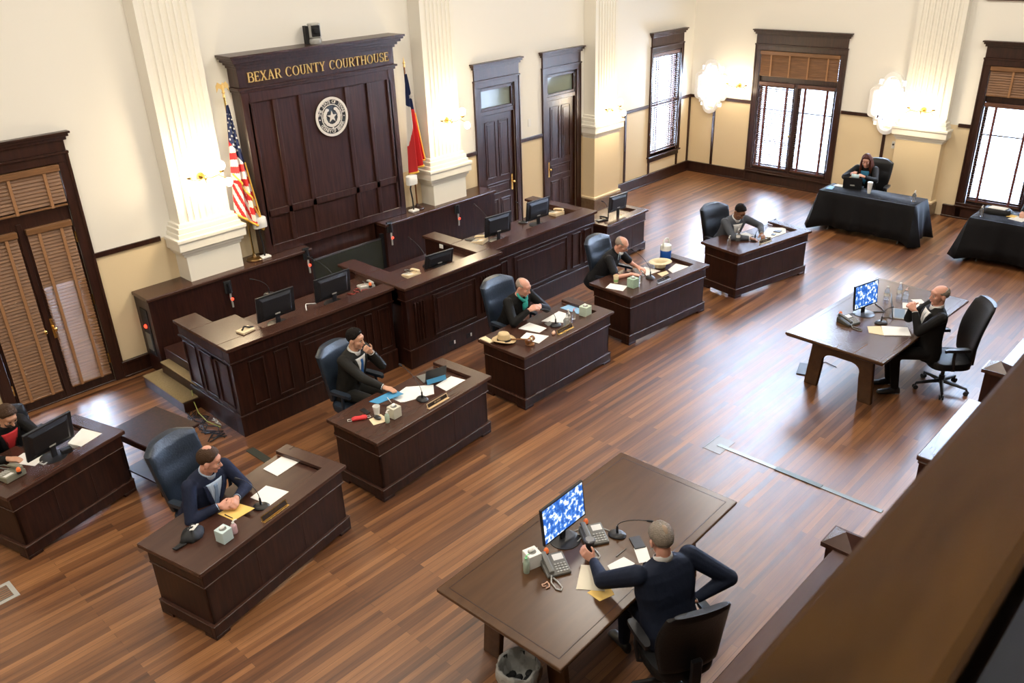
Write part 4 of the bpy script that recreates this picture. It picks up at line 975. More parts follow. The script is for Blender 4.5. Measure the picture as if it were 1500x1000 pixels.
    # hair as a shell over the skull between a low hairline and an optional top edge
    if hair:
        low = {'short': [(0, 40), (35, 34), (52, 14), (68, 2), (88, -4), (100, -10), (118, -34), (150, -44), (180, -46)],
               'fringe': [(60, 4), (75, -2), (92, -6), (104, -14), (118, -34), (150, -44), (180, -46)],
               'long': [(0, 34), (30, 30), (48, 8), (62, -20), (80, -60), (120, -65), (180, -65)]}[hair if hair in ('short', 'fringe', 'long') else 'short']
        top = {'fringe': 30}.get(hair, 90)
        a0 = 60 if hair == 'fringe' else 0
        def lo_(a): return float(np.interp(a, [q[0] for q in low], [q[1] for q in low]))
        vs = []; fs = []; na = 46; ne = 12; rng = random.Random(sum(map(ord, label)) % 1000)
        A = [a0+(360-2*a0)*i/na for i in range(na+1)] if hair == 'fringe' else [360*i/na for i in range(na)]
        for a in A:
            aa = min(a % 360, 360-a % 360); l = lo_(aa); tp = top if hair != 'fringe' else (12+26*min(1, (aa-60)/70))
            for k in range(ne+1):
                e_ = math.radians(l+(tp-l)*k/ne); ar = math.radians(a)
                dx, dy, dz_ = math.sin(ar)*math.cos(e_), math.cos(ar)*math.cos(e_), math.sin(e_)
                t_ = {'short': .019, 'fringe': .008, 'long': .016}.get(hair, .013)
                if hair == 'short': t_ *= .48+.62*max(0, math.sin(e_))
                t_ *= (.2, .6, .9)[k] if k < 3 else 1
                rx, ry, rzr = .075+t_, .097+t_, .087+t_*1.2
                q = 1/math.sqrt((dx/rx)**2+(dy/ry)**2+(dz_/rzr)**2); q *= 1+rng.uniform(-.018, .018)+(0 if hair == 'fringe' else .022*math.sin(ar*6+2.2*math.sin(e_*5))*math.sin(e_*7+ar*2))
                vs.append(hp(dx*q, -.012+dy*q, .030+dz_*q))
        nA = len(A)
        for i in range(nA if hair != 'fringe' else nA-1):
            i2 = (i+1) % nA
            for k in range(ne): fs.append((i*(ne+1)+k, i2*(ne+1)+k, i2*(ne+1)+k+1, i*(ne+1)+k+1))
        h_ = MB().add(vs, fs)
        ho = h_.build('hair', hairc, body, smooth=True); so = ho.modifiers.new('t', 'SOLIDIFY'); so.thickness = .012; so.offset = -1
        if hair == 'long':
            q = MB(); 
            for s in (-1, 1):
                for k in range(5):
                    q.capsule(hp(s*(.076), .02-.025*k, .02), .020, hp(s*(.085+.006*k), .045-.03*k, -.14), .026); q.capsule(hp(s*(.085+.006*k), .045-.03*k, -.14), .026, hp(s*(.095), .055-.032*k, -.25), .018)
            q.capsule(hp(0, -.09, .0), .05, hp(0, -.08, -.20), .06)
            remesh(q, 'hair_lengths', hairc, body, .01, 2)
    body['_'] = 0; del body['_']
    return body, hp, proj, Hc, HR
def deg(a): return math.radians(a)
SUITK = fabric('black_suit', (.009, .0085, .0085)); SUITN = fabric('navy_suit', (.014, .019, .042)); SUITG = fabric('grey_suit', (.075, .082, .10)); SUITC = fabric('charcoal_suit', (.018, .017, .015)); NAVYD = fabric('dark_navy_suit', (.012, .017, .034))
SHIRTW = fabric('white_shirt', (.80, .80, .80)); SHIRTB = fabric('pale_blue_shirt', (.48, .60, .78)); TIEB = mat('blue_tie', (.03, .14, .42), .45); TIEN = mat('striped_tie', (.22, .32, .50), .5); TIES = mat('silver_tie', (.55, .56, .58), .45)
HAIRK = mat('hair_black', (.012, .009, .008), .8, bump=.6, bscale=120, spec=.12); HAIRB = mat('hair_brown', (.055, .028, .014), .5, bump=.6, bscale=120, spec=.25); HAIRG = mat('hair_grey', (.26, .22, .18), .55, bump=.8, bscale=110, vary=.5, vscale=40); HAIRR = mat('hair_auburn', (.075, .022, .012), .6, bump=.6, bscale=110, spec=.15); HAIRS = mat('hair_short_grey', (.30, .24, .20), .6)
MASKP = mat('pale_blue_mask', (.55, .72, .80), .7); MASKW = mat('white_mask', (.82, .83, .84), .7); BANDG = mat('green_bandana', (.02, .30, .26), .7, vary=.8, vscale=60)
fw_ = lambda a: a+PI          # facing the tables (world -Y) for the curved row

def on(N, a, x, y, z): q = w2(N, a, (x, y)); return (q[0], q[1], z)
# man at the desk with the black cap
def fingers(p, d, n, curl=25, **k): return dict(p=V(p), d=d, n=n, curl=curl, **k)
b, hp, pj, Hc, HR = person('man in a navy suit at the desk with the black cap, hands clasped', (-14.80, -4.66, 1.20), fw_(A1), head=(38, 18, 0), skin=SKINP, jacket=SUITN, shirt=SHIRTB, tie=TIEN, hairc=HAIRB, hair='short', group=None,
    RH=fingers((-14.86, -4.80, .815), (-.55, .8, .0), (-.6, -.3, -.6), 55), LH=fingers((-14.70, -4.82, .82), (.75, .6, 0), (.6, -.3, -.6), 55), girth=1.12, elbows=((.8, -.2, -.5), (-.8, -.2, -.5)))
BALD = MB(); BALD.ell(hp(0, -.030, .045), (.052, .070, .108), HR); BALD.build('bald_spot', SKINP, b, smooth=True)
o = office_chair('navy leather chair of the man clasping his hands by the black cap', (-14.745, -4.22), fw_(A1)+.1, tilt=10, zt=1.17, wid=.54)
# man with the blue tie
b, hp, pj, Hc, HR = person('dark-haired man in a charcoal suit and blue tie, hand at his mouth', (-12.50, -3.72, 1.24), fw_(A2)+deg(12), head=(8, 8, 0), skin=SKIN, jacket=SUITC, shirt=SHIRTW, tie=TIEB, hairc=HAIRK, hair='short',
    RH=fingers((-12.52, -4.18, .80), (0, 1, -.05), (0, .05, -1), 12), LH=fingers((-12.40, -3.845, 1.085), (.65, .1, .55), (0, -.8, .5), 60), elbows=((.7, -.5, -.4), (-.6, .1, -1)))
office_chair('navy leather chair under the man with his hand at his mouth', (-12.53, -3.66), fw_(A2)+deg(8), tilt=8, zt=1.12, wid=.54)
# man in black with green bandana
b, hp, pj, Hc, HR = person('smiling balding man in a black suit with a green patterned bandana', (-10.085, -4.05, 1.19), fw_(A3)-deg(4), head=(14, 20, 0), skin=SKINP, jacket=SUITK, shirt=None, tie=None, hairc=HAIRS, hair='fringe', vneck=False,
    RH=fingers((-10.17, -4.22, .945), (-.6, .55, .35), (-.5, -.2, -.7), 62), LH=fingers((-9.99, -4.24, .95), (.7, .5, .2), (.5, -.2, -.7), 60), elbows=((.8, -.1, -.6), (-.8, -.1, -.6)), collar=False)
m = MB(); m.tube([hp(.055, -.03, -.10), hp(.07, .03, -.12), hp(.04, .075, -.15), hp(0, .09, -.17), hp(-.04, .075, -.15), hp(-.07, .03, -.12), hp(-.055, -.03, -.10)], [.016, .018, .022, .026, .022, .018, .016]); m.tube([hp(0, .095, -.16), hp(.01, .11, -.22), hp(.02, .11, -.29)], [.024, .04, .012]); m.build('bandana', BANDG, b, smooth=True)
for s in (0,): MB().cyl(pj(.0, .3, .0), pj(.0, .3, .003), .004).build('button', BLACK, b)
office_chair('navy leather chair under the smiling man with the green bandana', (-10.04, -3.80), fw_(A3), tilt=9, zt=1.17, wid=.54)
# man in black shirt with glasses
b, hp, pj, Hc, HR = person('bald man in a black short-sleeved shirt and glasses, looking down', (-7.92, -3.99, 1.15), fw_(A4)+deg(22), head=(6, 32, 0), skin=SKINP, jacket=fabric('black_polo', (.012, .012, .014)), shirt=None, hairc=HAIRS, hair='fringe', short=True, vneck=False,
    RH=fingers((-7.99, -4.24, .775), (-.2, 1, -.1), (0, 0, -1), 22), LH=fingers((-7.76, -4.18, .80), (.1, 1, -.2), (0, 0, -1), 35), elbows=((1, -.3, -.4), (-.8, -.2, -.5)), girth=1.08)
GLS = mat('glasses_frame', (.03, .02, .02), .3)
g = MB()
for s in (-1, 1):
    g.tube([hp(s*.032+.021*math.cos(t), .094, .002+.014*math.sin(t)) for t in [2*PI*k/14 for k in range(15)]], .0017, 6); g.tube([hp(s*.053, .092, .006), hp(s*.076, .0, .006)], .0016, 6)
g.tube([hp(-.011, .097, .004), hp(.011, .097, .004)], .0016, 6); g.build('glasses', GLS, b)
m = MB(); m.ell(hp(0, .060, -.105), (.052, .035, .030), HR); m.build('chin_mask', MASKW, b, smooth=True)
m = MB()
for s in (-1, 1): m.tube([hp(s*.05, .04, -.10), hp(s*.055, .07, -.17), hp(s*.02, .085, -.22)], .004)
m.build('mask_loops', MASKP, b)
office_chair('navy leather chair under the bald man in a black short-sleeved shirt', (-7.86, -3.78), fw_(A4)+deg(8), tilt=9, zt=1.17, wid=.54)
# man in grey suit
b, hp, pj, Hc, HR = person('man in a grey suit with a pale tie, head bowed over papers', (-5.52, -4.53, 1.16), fw_(A5)-deg(14), head=(0, 38, 0), skin=SKINB, jacket=SUITG, shirt=SHIRTW, tie=TIES, hairc=HAIRK, hair='short',
    RH=fingers((-5.58, -4.78, .785), (-.6, .8, -.05), (0, 0, -1), 30), LH=fingers((-5.30, -4.83, .79), (.35, .9, -.1), (.1, 0, -1), 40), elbows=((1, -.2, -.3), (-1, -.2, -.3)), girth=1.05)
office_chair('black leather chair under the man in the grey suit', (-5.42, -4.22), fw_(A5)-deg(6), m=LEATHK, tilt=9, zt=1.14, wid=.54)
# court reporter at the edge
b, hp, pj, Hc, HR = person('person in a black jacket, red top and dark patterned mask, writing', (-15.70, -2.24, 1.12), fw_(A0), head=(-6, 34, 0), skin=SKIN, jacket=SUITK, shirt=RED, hairc=HAIRB, hair='short', female=True,
    RH=fingers((-15.86, -2.46, .79), (-.5, .8, -.1), (0, 0, -1), 35), LH=fingers((-15.62, -2.44, .79), (.4, .9, -.1), (0, 0, -1), 30), collar=False)
m = MB(); m.ell(hp(0, .052, -.052), (.056, .052, .044), HR); m.build('mask', mat('dark_patterned_mask', (.05, .035, .03), .7, vary=.9, vscale=90), b, smooth=True)
m = MB()
for s in (-1, 1): m.tube([hp(s*.06, -.02, -.12), pj(s*.05, .42, .016), pj(s*.02, .30, .018), pj(0, .24, .018)], .004)
m.build('lanyard', BLACK, b)
office_chair('black chair of the person writing at the picture edge', (-15.62, -1.98), fw_(A0), m=LEATHK, tilt=8, zt=.98)
# woman behind the cloth table
fW = math.radians(100)
b, hp, pj, Hc, HR = person('woman with long auburn hair in a black jacket, holding a blue mask', (-1.32, -4.79, 1.18), fW, head=(2, 22, 0), skin=SKINP, jacket=SUITK, shirt=mat('teal_top', (.03, .20, .36), .6), hairc=HAIRR, hair='long', female=True, collar=False,
    RH=fingers((-1.62, -4.665, .97), (-.5, .6, .5), (-.6, .2, -.4), 60), LH=fingers((-1.62, -4.91, .95), (.6, .6, .4), (.6, .1, -.4), 60), elbows=((.8, -.3, -.6), (-.8, -.3, -.6)))
m = MB(); c = V((-1.74, -4.79, .965)); mk = MB(); mk.loft([[c+V((.01*math.sin(k*2), -.07+.02*k, -.045)) for k in range(8)], [c+V((-.015+.01*math.sin(k*1.3), -.07+.02*k, 0)) for k in range(8)], [c+V((.0+.01*math.sin(k*2.2), -.075+.022*k, .045)) for k in range(8)]], cap=False, closed=False)
o = mk.build('face_mask', MASKP, None, smooth=True); so = o.modifiers.new('t', 'SOLIDIFY'); so.thickness = .004; tag(o, 'pale blue face mask held between the hands of the long-haired woman', 'face mask')
office_chair('black leather chair behind the long-haired woman', (-1.05, -4.86), fW-.1, m=LEATHK, tilt=7, zt=1.12, wid=.5)
# person cut off by the edge
b, hp, pj, Hc, HR = person('person in a black jacket reaching over papers at the cut-off black table', (-1.36, -7.86, 1.20), math.radians(82), head=(0, 25, 0), skin=SKIN, jacket=SUITK, shirt=SHIRTW, hairc=HAIRB, hair='short', female=True, collar=False,
    RH=fingers((-1.80, -7.66, .80), (-.35, .9, -.1), (0, 0, -1), 35), LH=fingers((-1.80, -7.86, .79), (.2, .9, -.1), (0, 0, -1), 30))
office_chair('black chair at the cut-off black table by the window', (-1.05, -7.92), math.radians(85), m=LEATHK, tilt=7, zt=1.0, wid=.48)
# man at the far table, hands folded before his chin
fB = math.radians(38)
b, hp, pj, Hc, HR = person('balding man in a black suit in profile, hands folded by his chin', (-7.30, -8.19, 1.27), fB, head=(10, 4, 0), skin=SKINP, jacket=SUITK, shirt=SHIRTW, tie=TIES, hairc=HAIRG, hair='fringe', headsc=1.04,
    RH=fingers((-7.33, -7.93, 1.075), (-.55, .45, .65), (-.7, -.1, -.4), 68), LH=fingers((-7.46, -8.00, 1.07), (.4, .6, .65), (.6, -.1, -.5), 68), elbows=((.5, .2, -1), (-.5, .2, -1)), feet=.36, knees=(.42, .54))
m = MB(); office_chair('black leather office chair at the far table, its star base showing', (-7.13, -8.36), fB+.05, m=LEATHK, tilt=10, zt=1.20, wid=.50, style='slim')
# man seen from behind at the near table
fA = math.radians(-20)
b, hp, pj, Hc, HR = person('grey-haired man in a navy suit seen from behind, holding a black cup', (-13.13, -8.27, 1.25), fA, head=(-4, 20, 0), skin=SKINP, jacket=NAVYD, shirt=SHIRTW, hairc=HAIRG, hair='short', headsc=1.05, sc=1.2, girth=1.12,
    RH=dict(lp=V((.20, -.02, .74)), d=(-.7, .5, -.3), n=(-.6, -.6, 0), curl=45), LH=fingers((-13.205, -7.70, .785), (-.55, .42, .65), (.50, .86, -.05), 40), elbows=((1, -.25, .15), (-.9, -.3, -.5)), vox=.008)
m = MB(); u0 = hp(.03, .075, -.06)
m.ell(hp(.0, .066, -.055), (.054, .05, .042), HR); m.build('mask', MASKW, b, smooth=True)
m = MB(); m.tube([hp(-.055, .06, -.03), hp(-.078, .01, .0), hp(-.082, -.015, -.02), hp(-.06, .05, -.07)], .003); m.build('mask_loop', MASKW, b)
W = MB(); E2 = None
BALD = MB(); BALD.ell(hp(0, -.062, .058), (.040, .054, .074), HR); BALD.build('bald_spot', mat('thin_hair', (.30, .215, .15), .6), b, smooth=True)
office_chair('black leather chair holding the grey-haired man, seen from behind', (-13.25, -8.51), math.radians(-27), m=LEATHK, tilt=9, zt=1.11, wid=.56, style='slim')
# ================================================================ equipment
def screen_mat():
    m = bpy.data.materials.new('lit_screen'); m.use_nodes = True; nt = m.node_tree; N = nt.nodes; L = nt.links; b = N['Principled BSDF']
    tc = N.new('ShaderNodeTexCoord'); n = N.new('ShaderNodeTexVoronoi'); n.inputs['Scale'].default_value = 26
    n2 = N.new('ShaderNodeTexNoise'); n2.inputs['Scale'].default_value = 22; n2.inputs['Detail'].default_value = 4
    mx = N.new('ShaderNodeMath'); mx.operation = 'MULTIPLY'; r = N.new('ShaderNodeValToRGB')
    L.new(tc.outputs['Object'], n.inputs[0]); L.new(tc.outputs['Object'], n2.inputs[0]); L.new(n.outputs['Distance'], mx.inputs[0]); L.new(n2.outputs[0], mx.inputs[1])
    r.color_ramp.interpolation = 'LINEAR'; e = r.color_ramp.elements; e[0].position = .42; e[0].color = (.02, .09, .36, 1); e[1].position = .60; e[1].color = (.80, .90, 1, 1)
    q = e.new(.52); q.color = (.06, .20, .60, 1)
    L.new(n2.outputs[0], r.inputs[0]); L.new(r.outputs[0], b.inputs['Emission Color']); b.inputs['Emission Strength'].default_value = 1.1; b.inputs['Base Color'].default_value = (.01, .01, .02, 1); b.inputs['Roughness'].default_value = .2
    return m
SCR = screen_mat(); SCRK = mat('dark_screen', (.008, .01, .014), .12)
def monitor(label, loc, rz, w=.50, h=.31, lift=.10, tilt=6, lit=False, group=None):
    """screen faces local +Y; loc is the foot on its surface"""
    r = thing('computer_monitor', label, 'monitor', loc, rz, group)
    ta = math.radians(tilt); Mx = Matrix.Translation((0, .0, lift)) @ Matrix.Rotation(ta, 4, 'X')
    m = MB(Mx); m.box(-w/2, w/2, -.012, .012, 0, h); m.loft([[(x, -.012-d, z) for x, z in [(-w*.42+d*1.5, .02+d*2), (w*.42-d*1.5, .02+d*2), (w*.42-d*1.5, h-.02-d*2), (-w*.42+d*1.5, h-.02-d*2)]] for d in (0, .02)]); c = m.build('monitor_case', BLACK, r, .003)
    MB(Mx).box(-w/2+.014, w/2-.014, .0121, .0135, .018, h-.014).build('screen', SCR if lit else SCRK, r)
    MB(Mx).box(-.035, .035, -.034, -.032, .055, .072).build('badge', LGREY, r)
    s = MB(); s.box(-.03, .03, -.035, -.012, .01, lift+.10); s.build('stand', BLACK, r, .004)
    MB().lathe([(.13, 0), (.13, .006), (.10, .014), (.02, .018)], 28).build('monitor_foot', BLACK, r, smooth='auto')
    return r
def mic(label, loc, tip, group=None, light=False):
    r = thing('gooseneck_microphone', label, 'microphone', loc)
    t = V(tip)-V(loc); a = math.atan2(t.y, t.x)
    m = MB(Matrix.Rotation(a, 4, 'Z')); m.loft([[(x, y, z) for x, y in sup(w_, d_, 0, 20, .9)] for z, w_, d_ in ((0, .075, .055), (.012, .077, .057), (.028, .062, .045), (.034, .04, .03))]); m.build('mic_base', BLACK, r, smooth='auto')
    m = MB(); m.cyl((0, 0, .03), (0, 0, .10), .011, .009); m.build('mic_stem', BLACK, r, smooth='auto')
    P = [V((0, 0, .10))]
    for k in range(1, 9):
        f = k/8; P.append(V((t.x*f**1.6, t.y*f**1.6, .10+(t.z-.10)*(1-(1-f)**1.5))))
    m = MB(); m.tube(P, .0035, 8); m.build('gooseneck', BLACK, r, smooth=True)
    d = (P[-1]-P[-2]).normalized(); MB().capsule(P[-1], .009, P[-1]+d*.035, .011, 10).build('mic_head', BLACKM, r, smooth=True)
    return r
def phone(label, loc, rz, m=None, beacon=True, cord=True, group=None):
    m = m or GREYP; r = thing('desk_telephone', label, 'telephone', loc, rz, group)
    b = MB(); b.loft([[(-.10, -.11, 0), (.10, -.11, 0), (.10, .10, 0), (-.10, .10, 0)], [(-.10, -.11, .025), (.10, -.11, .025), (.10, .10, .065), (-.10, .10, .065)]]); b.build('phone_body', m, r, .008, seg=2)
    def top(y): return .025+(y+.11)/.21*.04
    k = MB()
    for i in range(4):
        for j in range(4):
            x = -.005+i*.026; y = -.09+j*.024; k.box(x-.008, x+.008, y-.007, y+.007, top(y), top(y)+.006)
    k.build('keypad', LGREY, r)
    k = MB(); k.add([(-.0, .02, top(.02)+.002), (.085, .02, top(.02)+.002), (.085, .08, top(.08)+.002), (-.0, .08, top(.08)+.002)], [(0, 1, 2, 3)]); k.build('phone_display', WHITEP, r)
    h = MB(); h.loft([[(-.065+x, y, z+zz) for x, zz in sup(.022, .014, 0, 12, .7)] for y, z in ((-.11, .055), (-.10, .062), (-.06, .072), (0, .082), (.05, .09), (.09, .095), (.10, .085))]); h.build('handset', m, r, smooth='auto')
    if cord: c = MB(); c.tube([(-.07, -.11, .03), (-.09, -.16, .008), (-.08, -.24, .008), (-.05, -.27, .008), (-.03, -.24, .008), (-.04, -.17, .008), (-.06, -.12, .012)], .0065); c.build('coiled_cord', LGREY if m is GREYP else GREYP, r, smooth=True)
    if beacon: c = MB(); c.cyl((-.03, .11, .05), (-.03, .11, .075), .022); c.build('beacon_base', BLACK, r); MB().lathe([(.019, .075), (.021, .095), (.014, .112), (.003, .118)], 16, (-.03, .11, 0)).build('beacon', ORANGE, r, smooth='auto')
    return r
def tissue(label, loc, rz, m, s=.115, hole=True):
    r = thing('tissue_box', label, 'tissue box', loc, rz)
    MB().box(-s/2, s/2, -s/2, s/2, 0, s*1.1).build('carton', m, r, .003)
    if hole: MB().lathe([(s*.30, s*1.1), (s*.30, s*1.1+.001)], 20).build('opening', GREYP, r)
    t = MB(); t.loft([[(.02*math.cos(2*PI*j/10)*k, .008*math.sin(2*PI*j/10)*k+.004*i, s*1.1+.010*i) for j in range(10)] for i, k in enumerate((1, 1.5, 1.1, .4))]); t.build('tissue', WHITEP, r, smooth=True)
    return r
def pump(label, loc, h=.15, m=None, cap=None, r_=.026, cat='bottle'):
    r = thing('sanitizer_bottle', label, cat, loc)
    MB().lathe([(r_*.9, 0), (r_, .01), (r_, h*.55), (r_*.8, h*.66), (r_*.4, h*.74), (r_*.4, h*.78)], 18).build('bottle_body', m or GLASS, r, smooth='auto')
    q = MB(); q.cyl((0, 0, h*.78), (0, 0, h*.86), r_*.45); q.cyl((0, 0, h*.86), (0, 0, h*.95), r_*.15); q.tube([(0, 0, h*.95), (.03, 0, h*.95), (.036, 0, h*.91)], .005); q.build('pump', cap or WHITEP, r, smooth='auto')
    return r
def wbottle(label, loc, h=.20, cap=None, lab=None):
    r = thing('water_bottle', label, 'bottle', loc)
    MB().lathe([(.028, 0), (.032, .008), (.032, .05), (.030, .055), (.032, .06), (.032, h*.62), (.027, h*.72), (.012, h*.88), (.012, h*.93)], 20).build('bottle_body', GLASS, r, smooth='auto')
    MB().cyl((0, 0, h*.93), (0, 0, h), .014).build('cap', cap or WHITEP, r)
    MB().cyl((0, 0, h*.32), (0, 0, h*.54), .0325, n=20).build('bottle_label', lab or WHITEP, r, smooth='auto')
    return r
def cup(label, loc, h=.11, m=None, lid=None, r0=.028, r1=.040, band=None):
    r = thing('paper_cup', label, 'cup', loc)
    MB().lathe([(r0, 0), (r1, h), (r1-.003, h), (r0-.002, .01)], 22).build('cup_body', m or CREAMP, r, smooth='auto')
    if lid: MB().lathe([(r1+.003, h-.006), (r1+.003, h+.004), (r1-.006, h+.012), (.004, h+.012)], 22).build('lid', lid, r, smooth='auto')
    if band: MB().lathe([(r0+(r1-r0)*.15+.001, h*.15), (r0+(r1-r0)*.5+.001, h*.5)], 22).build('sleeve', band, r, smooth='auto')
    return r
def pen(label, p, q, z, m=None):
    c = ((p[0]+q[0])/2, (p[1]+q[1])/2); d = (q[0]-p[0], q[1]-p[1])
    o = MB().cyl((-d[0]/2, -d[1]/2, .005), (d[0]/2, d[1]/2, .005), .005, .003, 8).build('pen', m or BLACK, None, loc=(c[0], c[1], z)); tag(o, label, 'pen'); return o
def plate(label, p, q, z, txt, m1=BRASS, m2=None, dash=None):
    a = math.atan2(q[1]-p[1], q[0]-p[0]); L = math.hypot(q[0]-p[0], q[1]-p[1])
    r = thing('name_plate', label, 'name plate', ((p[0]+q[0])/2, (p[1]+q[1])/2, z), a)
    t = math.radians(22); M = Matrix.Rotation(-t, 4, 'X')
    m = MB(); m.box(-L/2, L/2, -.022, .022, 0, .005); m.build('plate_foot', m1, r, .001)
    m = MB(M); m.ring([(-L/2, 0), (L/2, 0), (L/2, .056), (-L/2, .056)], [(-L/2+.009, .008), (L/2-.009, .008), (L/2-.009, .048), (-L/2+.009, .048)], -.003, .003)
    m.v = [(x, -z_+.0, y) for x, y, z_ in [tuple(M.inverted() @ V(v)) for v in m.v]]; m.v = [tuple(M @ V(v)) for v in m.v]; m.build('plate_frame', m1, r)
    MB(M).box(-L/2+.008, L/2-.008, -.0005, .0005, .007, .049).build('plate_face', m2 or mat('plate_dark', (.03, .02, .015), .35), r)
    if txt: text_obj(txt, .026, 'plate_lettering', m1, r, .0006, (0, -.0015+.028*math.sin(t)*.0, .028*math.cos(t)), (PI/2-t, 0, 0), sx=min(1, (L-.03)/(.0165*len(txt))))
    for o in r.children:
        if o.name.startswith('plate_lettering'): o.location = (0, .028*math.sin(t)-.0015, .028*math.cos(t))
    return r
for x in (0,): pass
Z7, Zs = .752, .707
# bench equipment
monitor('black monitor nearest the carpeted steps on the long bench, back to the room', (-12.66, -2.34, 1.09), 0, .52, .33, .09, group=None)
monitor('black monitor by the grey phone at the middle step of the bench', (-11.83, -2.34, 1.09), 0, .54, .32, .08)
monitor('black monitor on the third bench section beside a thin upright microphone', (-8.78, -2.30, 1.09), deg(-6), .50, .32, .10)
monitor('black monitor on the bench section close to the panelled doors', (-7.84, -2.26, 1.09), deg(-3), .50, .32, .10)
monitor('thin black monitor sunk low into the middle bench section', (-10.10, -2.42, 1.105), deg(-6), .48, .22, .0, 14)
monitor('black monitor on the short desk past the end of the long bench', (-5.84, -2.33, .71), deg(-4), .46, .29, .14)
monitor('large black monitor on the desk of the person writing at the edge', (-15.52, -2.70, .75), deg(17), .52, .32, .09, 10)
monitor('lit monitor showing a blue video call on the near walnut table', (-13.13, -7.34, .75), PI+deg(2), .54, .34, .10, 6, True)
monitor('lit monitor with a blue picture on the far walnut table beside a laptop', (-7.20, -7.32, .75), PI-deg(14), .46, .32, .10, 6, True)
mic('thin gooseneck microphone behind the bench monitor nearest the steps', (-12.34, -1.66, 1.181), (-12.46, -1.53, 1.40))
mic('gooseneck microphone behind the second bench monitor, by the dark screen', (-11.49, -1.92, 1.09), (-11.55, -1.46, 1.42))
mic('gooseneck microphone at the low sunken monitor in the middle bench section', (-10.24, -2.34, 1.105), (-10.17, -1.92, 1.42))
mic('gooseneck microphone behind the third bench monitor', (-8.64, -2.04, 1.09), (-8.46, -1.50, 1.42))
mic('thin upright microphone at the bench monitor near the panelled doors', (-7.92, -2.02, 1.09), (-7.96, -1.95, 1.42))
mic('small microphone on the cluttered short desk past the bench', (-5.98, -2.25, .71), (-6.06, -2.20, 1.03))
phone('grey phone on the bench beside the second monitor', (-11.26, -2.27, 1.09), deg(160), LGREY, True, True)
phone('cream phone on the middle bench section left of the sunken monitor'.replace(' left of', ' beside'), (-10.62, -2.45, 1.105), deg(170), CREAMP, False)
phone('cream phone on the bench by the third monitor with the knotted cord', (-9.02, -2.15, 1.09), deg(200), CREAMP, False)
phone('cream phone in the bench recess closest to the panelled doors', (-7.26, -2.15, 1.09), deg(175), CREAMP, False)
m = MB(); m.tube([(-12.22, -2.30, 1.10), (-12.16, -2.2, 1.13), (-12.1, -2.12, 1.10), (-12.0, -2.2, 1.095)], .007); tag(m.build('white_cable', WHITEP, None, smooth=True), 'white cable looping between the two bench monitors near the steps', 'cable')
rnd = random.Random(3); m = MB()
for k in range(5):
    p = [(-11.5+.25*k/5+rnd.uniform(-.05, .05), -2.3+rnd.uniform(-.09, .09), 1.098+.008*k) for _ in range(6)]; m.tube(p, .006)
tag(m.build('red_cables', mat('red_cable', (.30, .04, .03), .5), None, smooth=True), 'tangle of dark red cables beside the grey bench phone', 'cable')
m = thing('card_box', 'cream card box with a small dark object, on the bench top near the steps', 'box', (-13.13, -2.42, 1.18), deg(10)); bx('box', CREAMP, m, -.09, .09, -.07, .07, 0, .025, bevel=.003); m2 = MB(); m2.tube([(-.05, 0, .03), (0, .02, .055), (.05, -.01, .035), (.09, -.03, .03)], .011); m2.build('small_receiver', BLACK, m, smooth=True)
# reading lamps on the knee walls
for i, (x, y, lb) in enumerate([(-11.56, -.27, 'white reading lamp on the ledge beside the striped flag'), (-8.72, -.27, 'white reading lamp on the ledge beside the blue white and red flag')]):
    t = thing('reading_lamp', lb, 'lamp', (x, y, 1.15)); bx('lamp_base', WHITEP, t, -.075, .075, -.06, .06, 0, .03, bevel=.006)
    MB().tube([(0, 0, .03), (.01, .02, .2), (-.01, .03, .38), (0, 0, .50)], .012).build('lamp_stem', BLACK, t, smooth=True)
    MB().loft([[(x_*s, y_*s-.01, z) for x_, y_ in sup(.10, .055, 0, 20, .6)] for z, s in ((.46, 1.0), (.52, 1.03), (.60, .98), (.615, .8))]).build('lamp_shade', WHITEP, t, smooth='auto')
# desk with the black cap (N1)
mic('gooseneck microphone on the desk with the black cap', (-14.553, -4.961, Zs), (-14.655, -4.86, 1.02))
plate('brass name plate on the desk with the black cap', (-14.69, -5.225), (-14.40, -5.165), Z7, 'COMMISSIONER'[:0]+'I I I I I I I I I I')
sheet('legal_pad', YELLOWP, [(-14.892, -4.810), (-14.694, -4.800), (-14.630, -4.990), (-14.850, -5.010)], Z7, 'yellow legal paper under the clasped hands of the man in navy', 'paper', th=.004)
sheet('paper_sheet', PAPER, [(-14.543, -4.758), (-14.346, -4.702), (-14.246, -4.981), (-14.488, -5.007)], Zs, 'white printed sheet behind the brass name plate of the navy-suited man', 'paper', th=.004)
sheet('paper_sheet', PAPER, [(-14.215, -4.436), (-13.977, -4.387), (-13.92, -4.60), (-14.19, -4.648)], Zs, 'white sheets lying at the raised end ledge of the desk with the black cap', 'paper', th=.004)
tissue('pale blue tissue box beside the black cap', (-15.03, -5.185, Z7), A1, mat('pale_blue_carton', (.55, .68, .70), .6), .105)
pump('small bottle with pink label next to the pale blue tissue box', (-14.925, -5.165, Z7), .13, mat('pink_gel', (.85, .55, .60), .3, trans=.3), WHITEP)
pen('black pen on the yellow legal paper', (-14.86, -4.88), (-14.84, -4.98), Z7+.005)
t = thing('peaked_hat', 'folded black cap with a white emblem lying on the desk corner', 'cap', (-15.19, -4.925, Z7), A1+deg(20))
m = MB(); rings = []
for z, s in ((0, 1), (.02, 1.04), (.05, .85), (.075, .5), (.085, .1)): rings.append([(x*s*(1+.12*math.sin(5*math.atan2(y, x))), y*s*(1+.10*math.cos(4*math.atan2(y, x))), z+.012*math.sin(9*x/.1)) for x, y in sup(.12, .085, 0, 28, .9)])
m.loft(rings); m.build('cap_cloth', BLACKM, t, smooth=True)
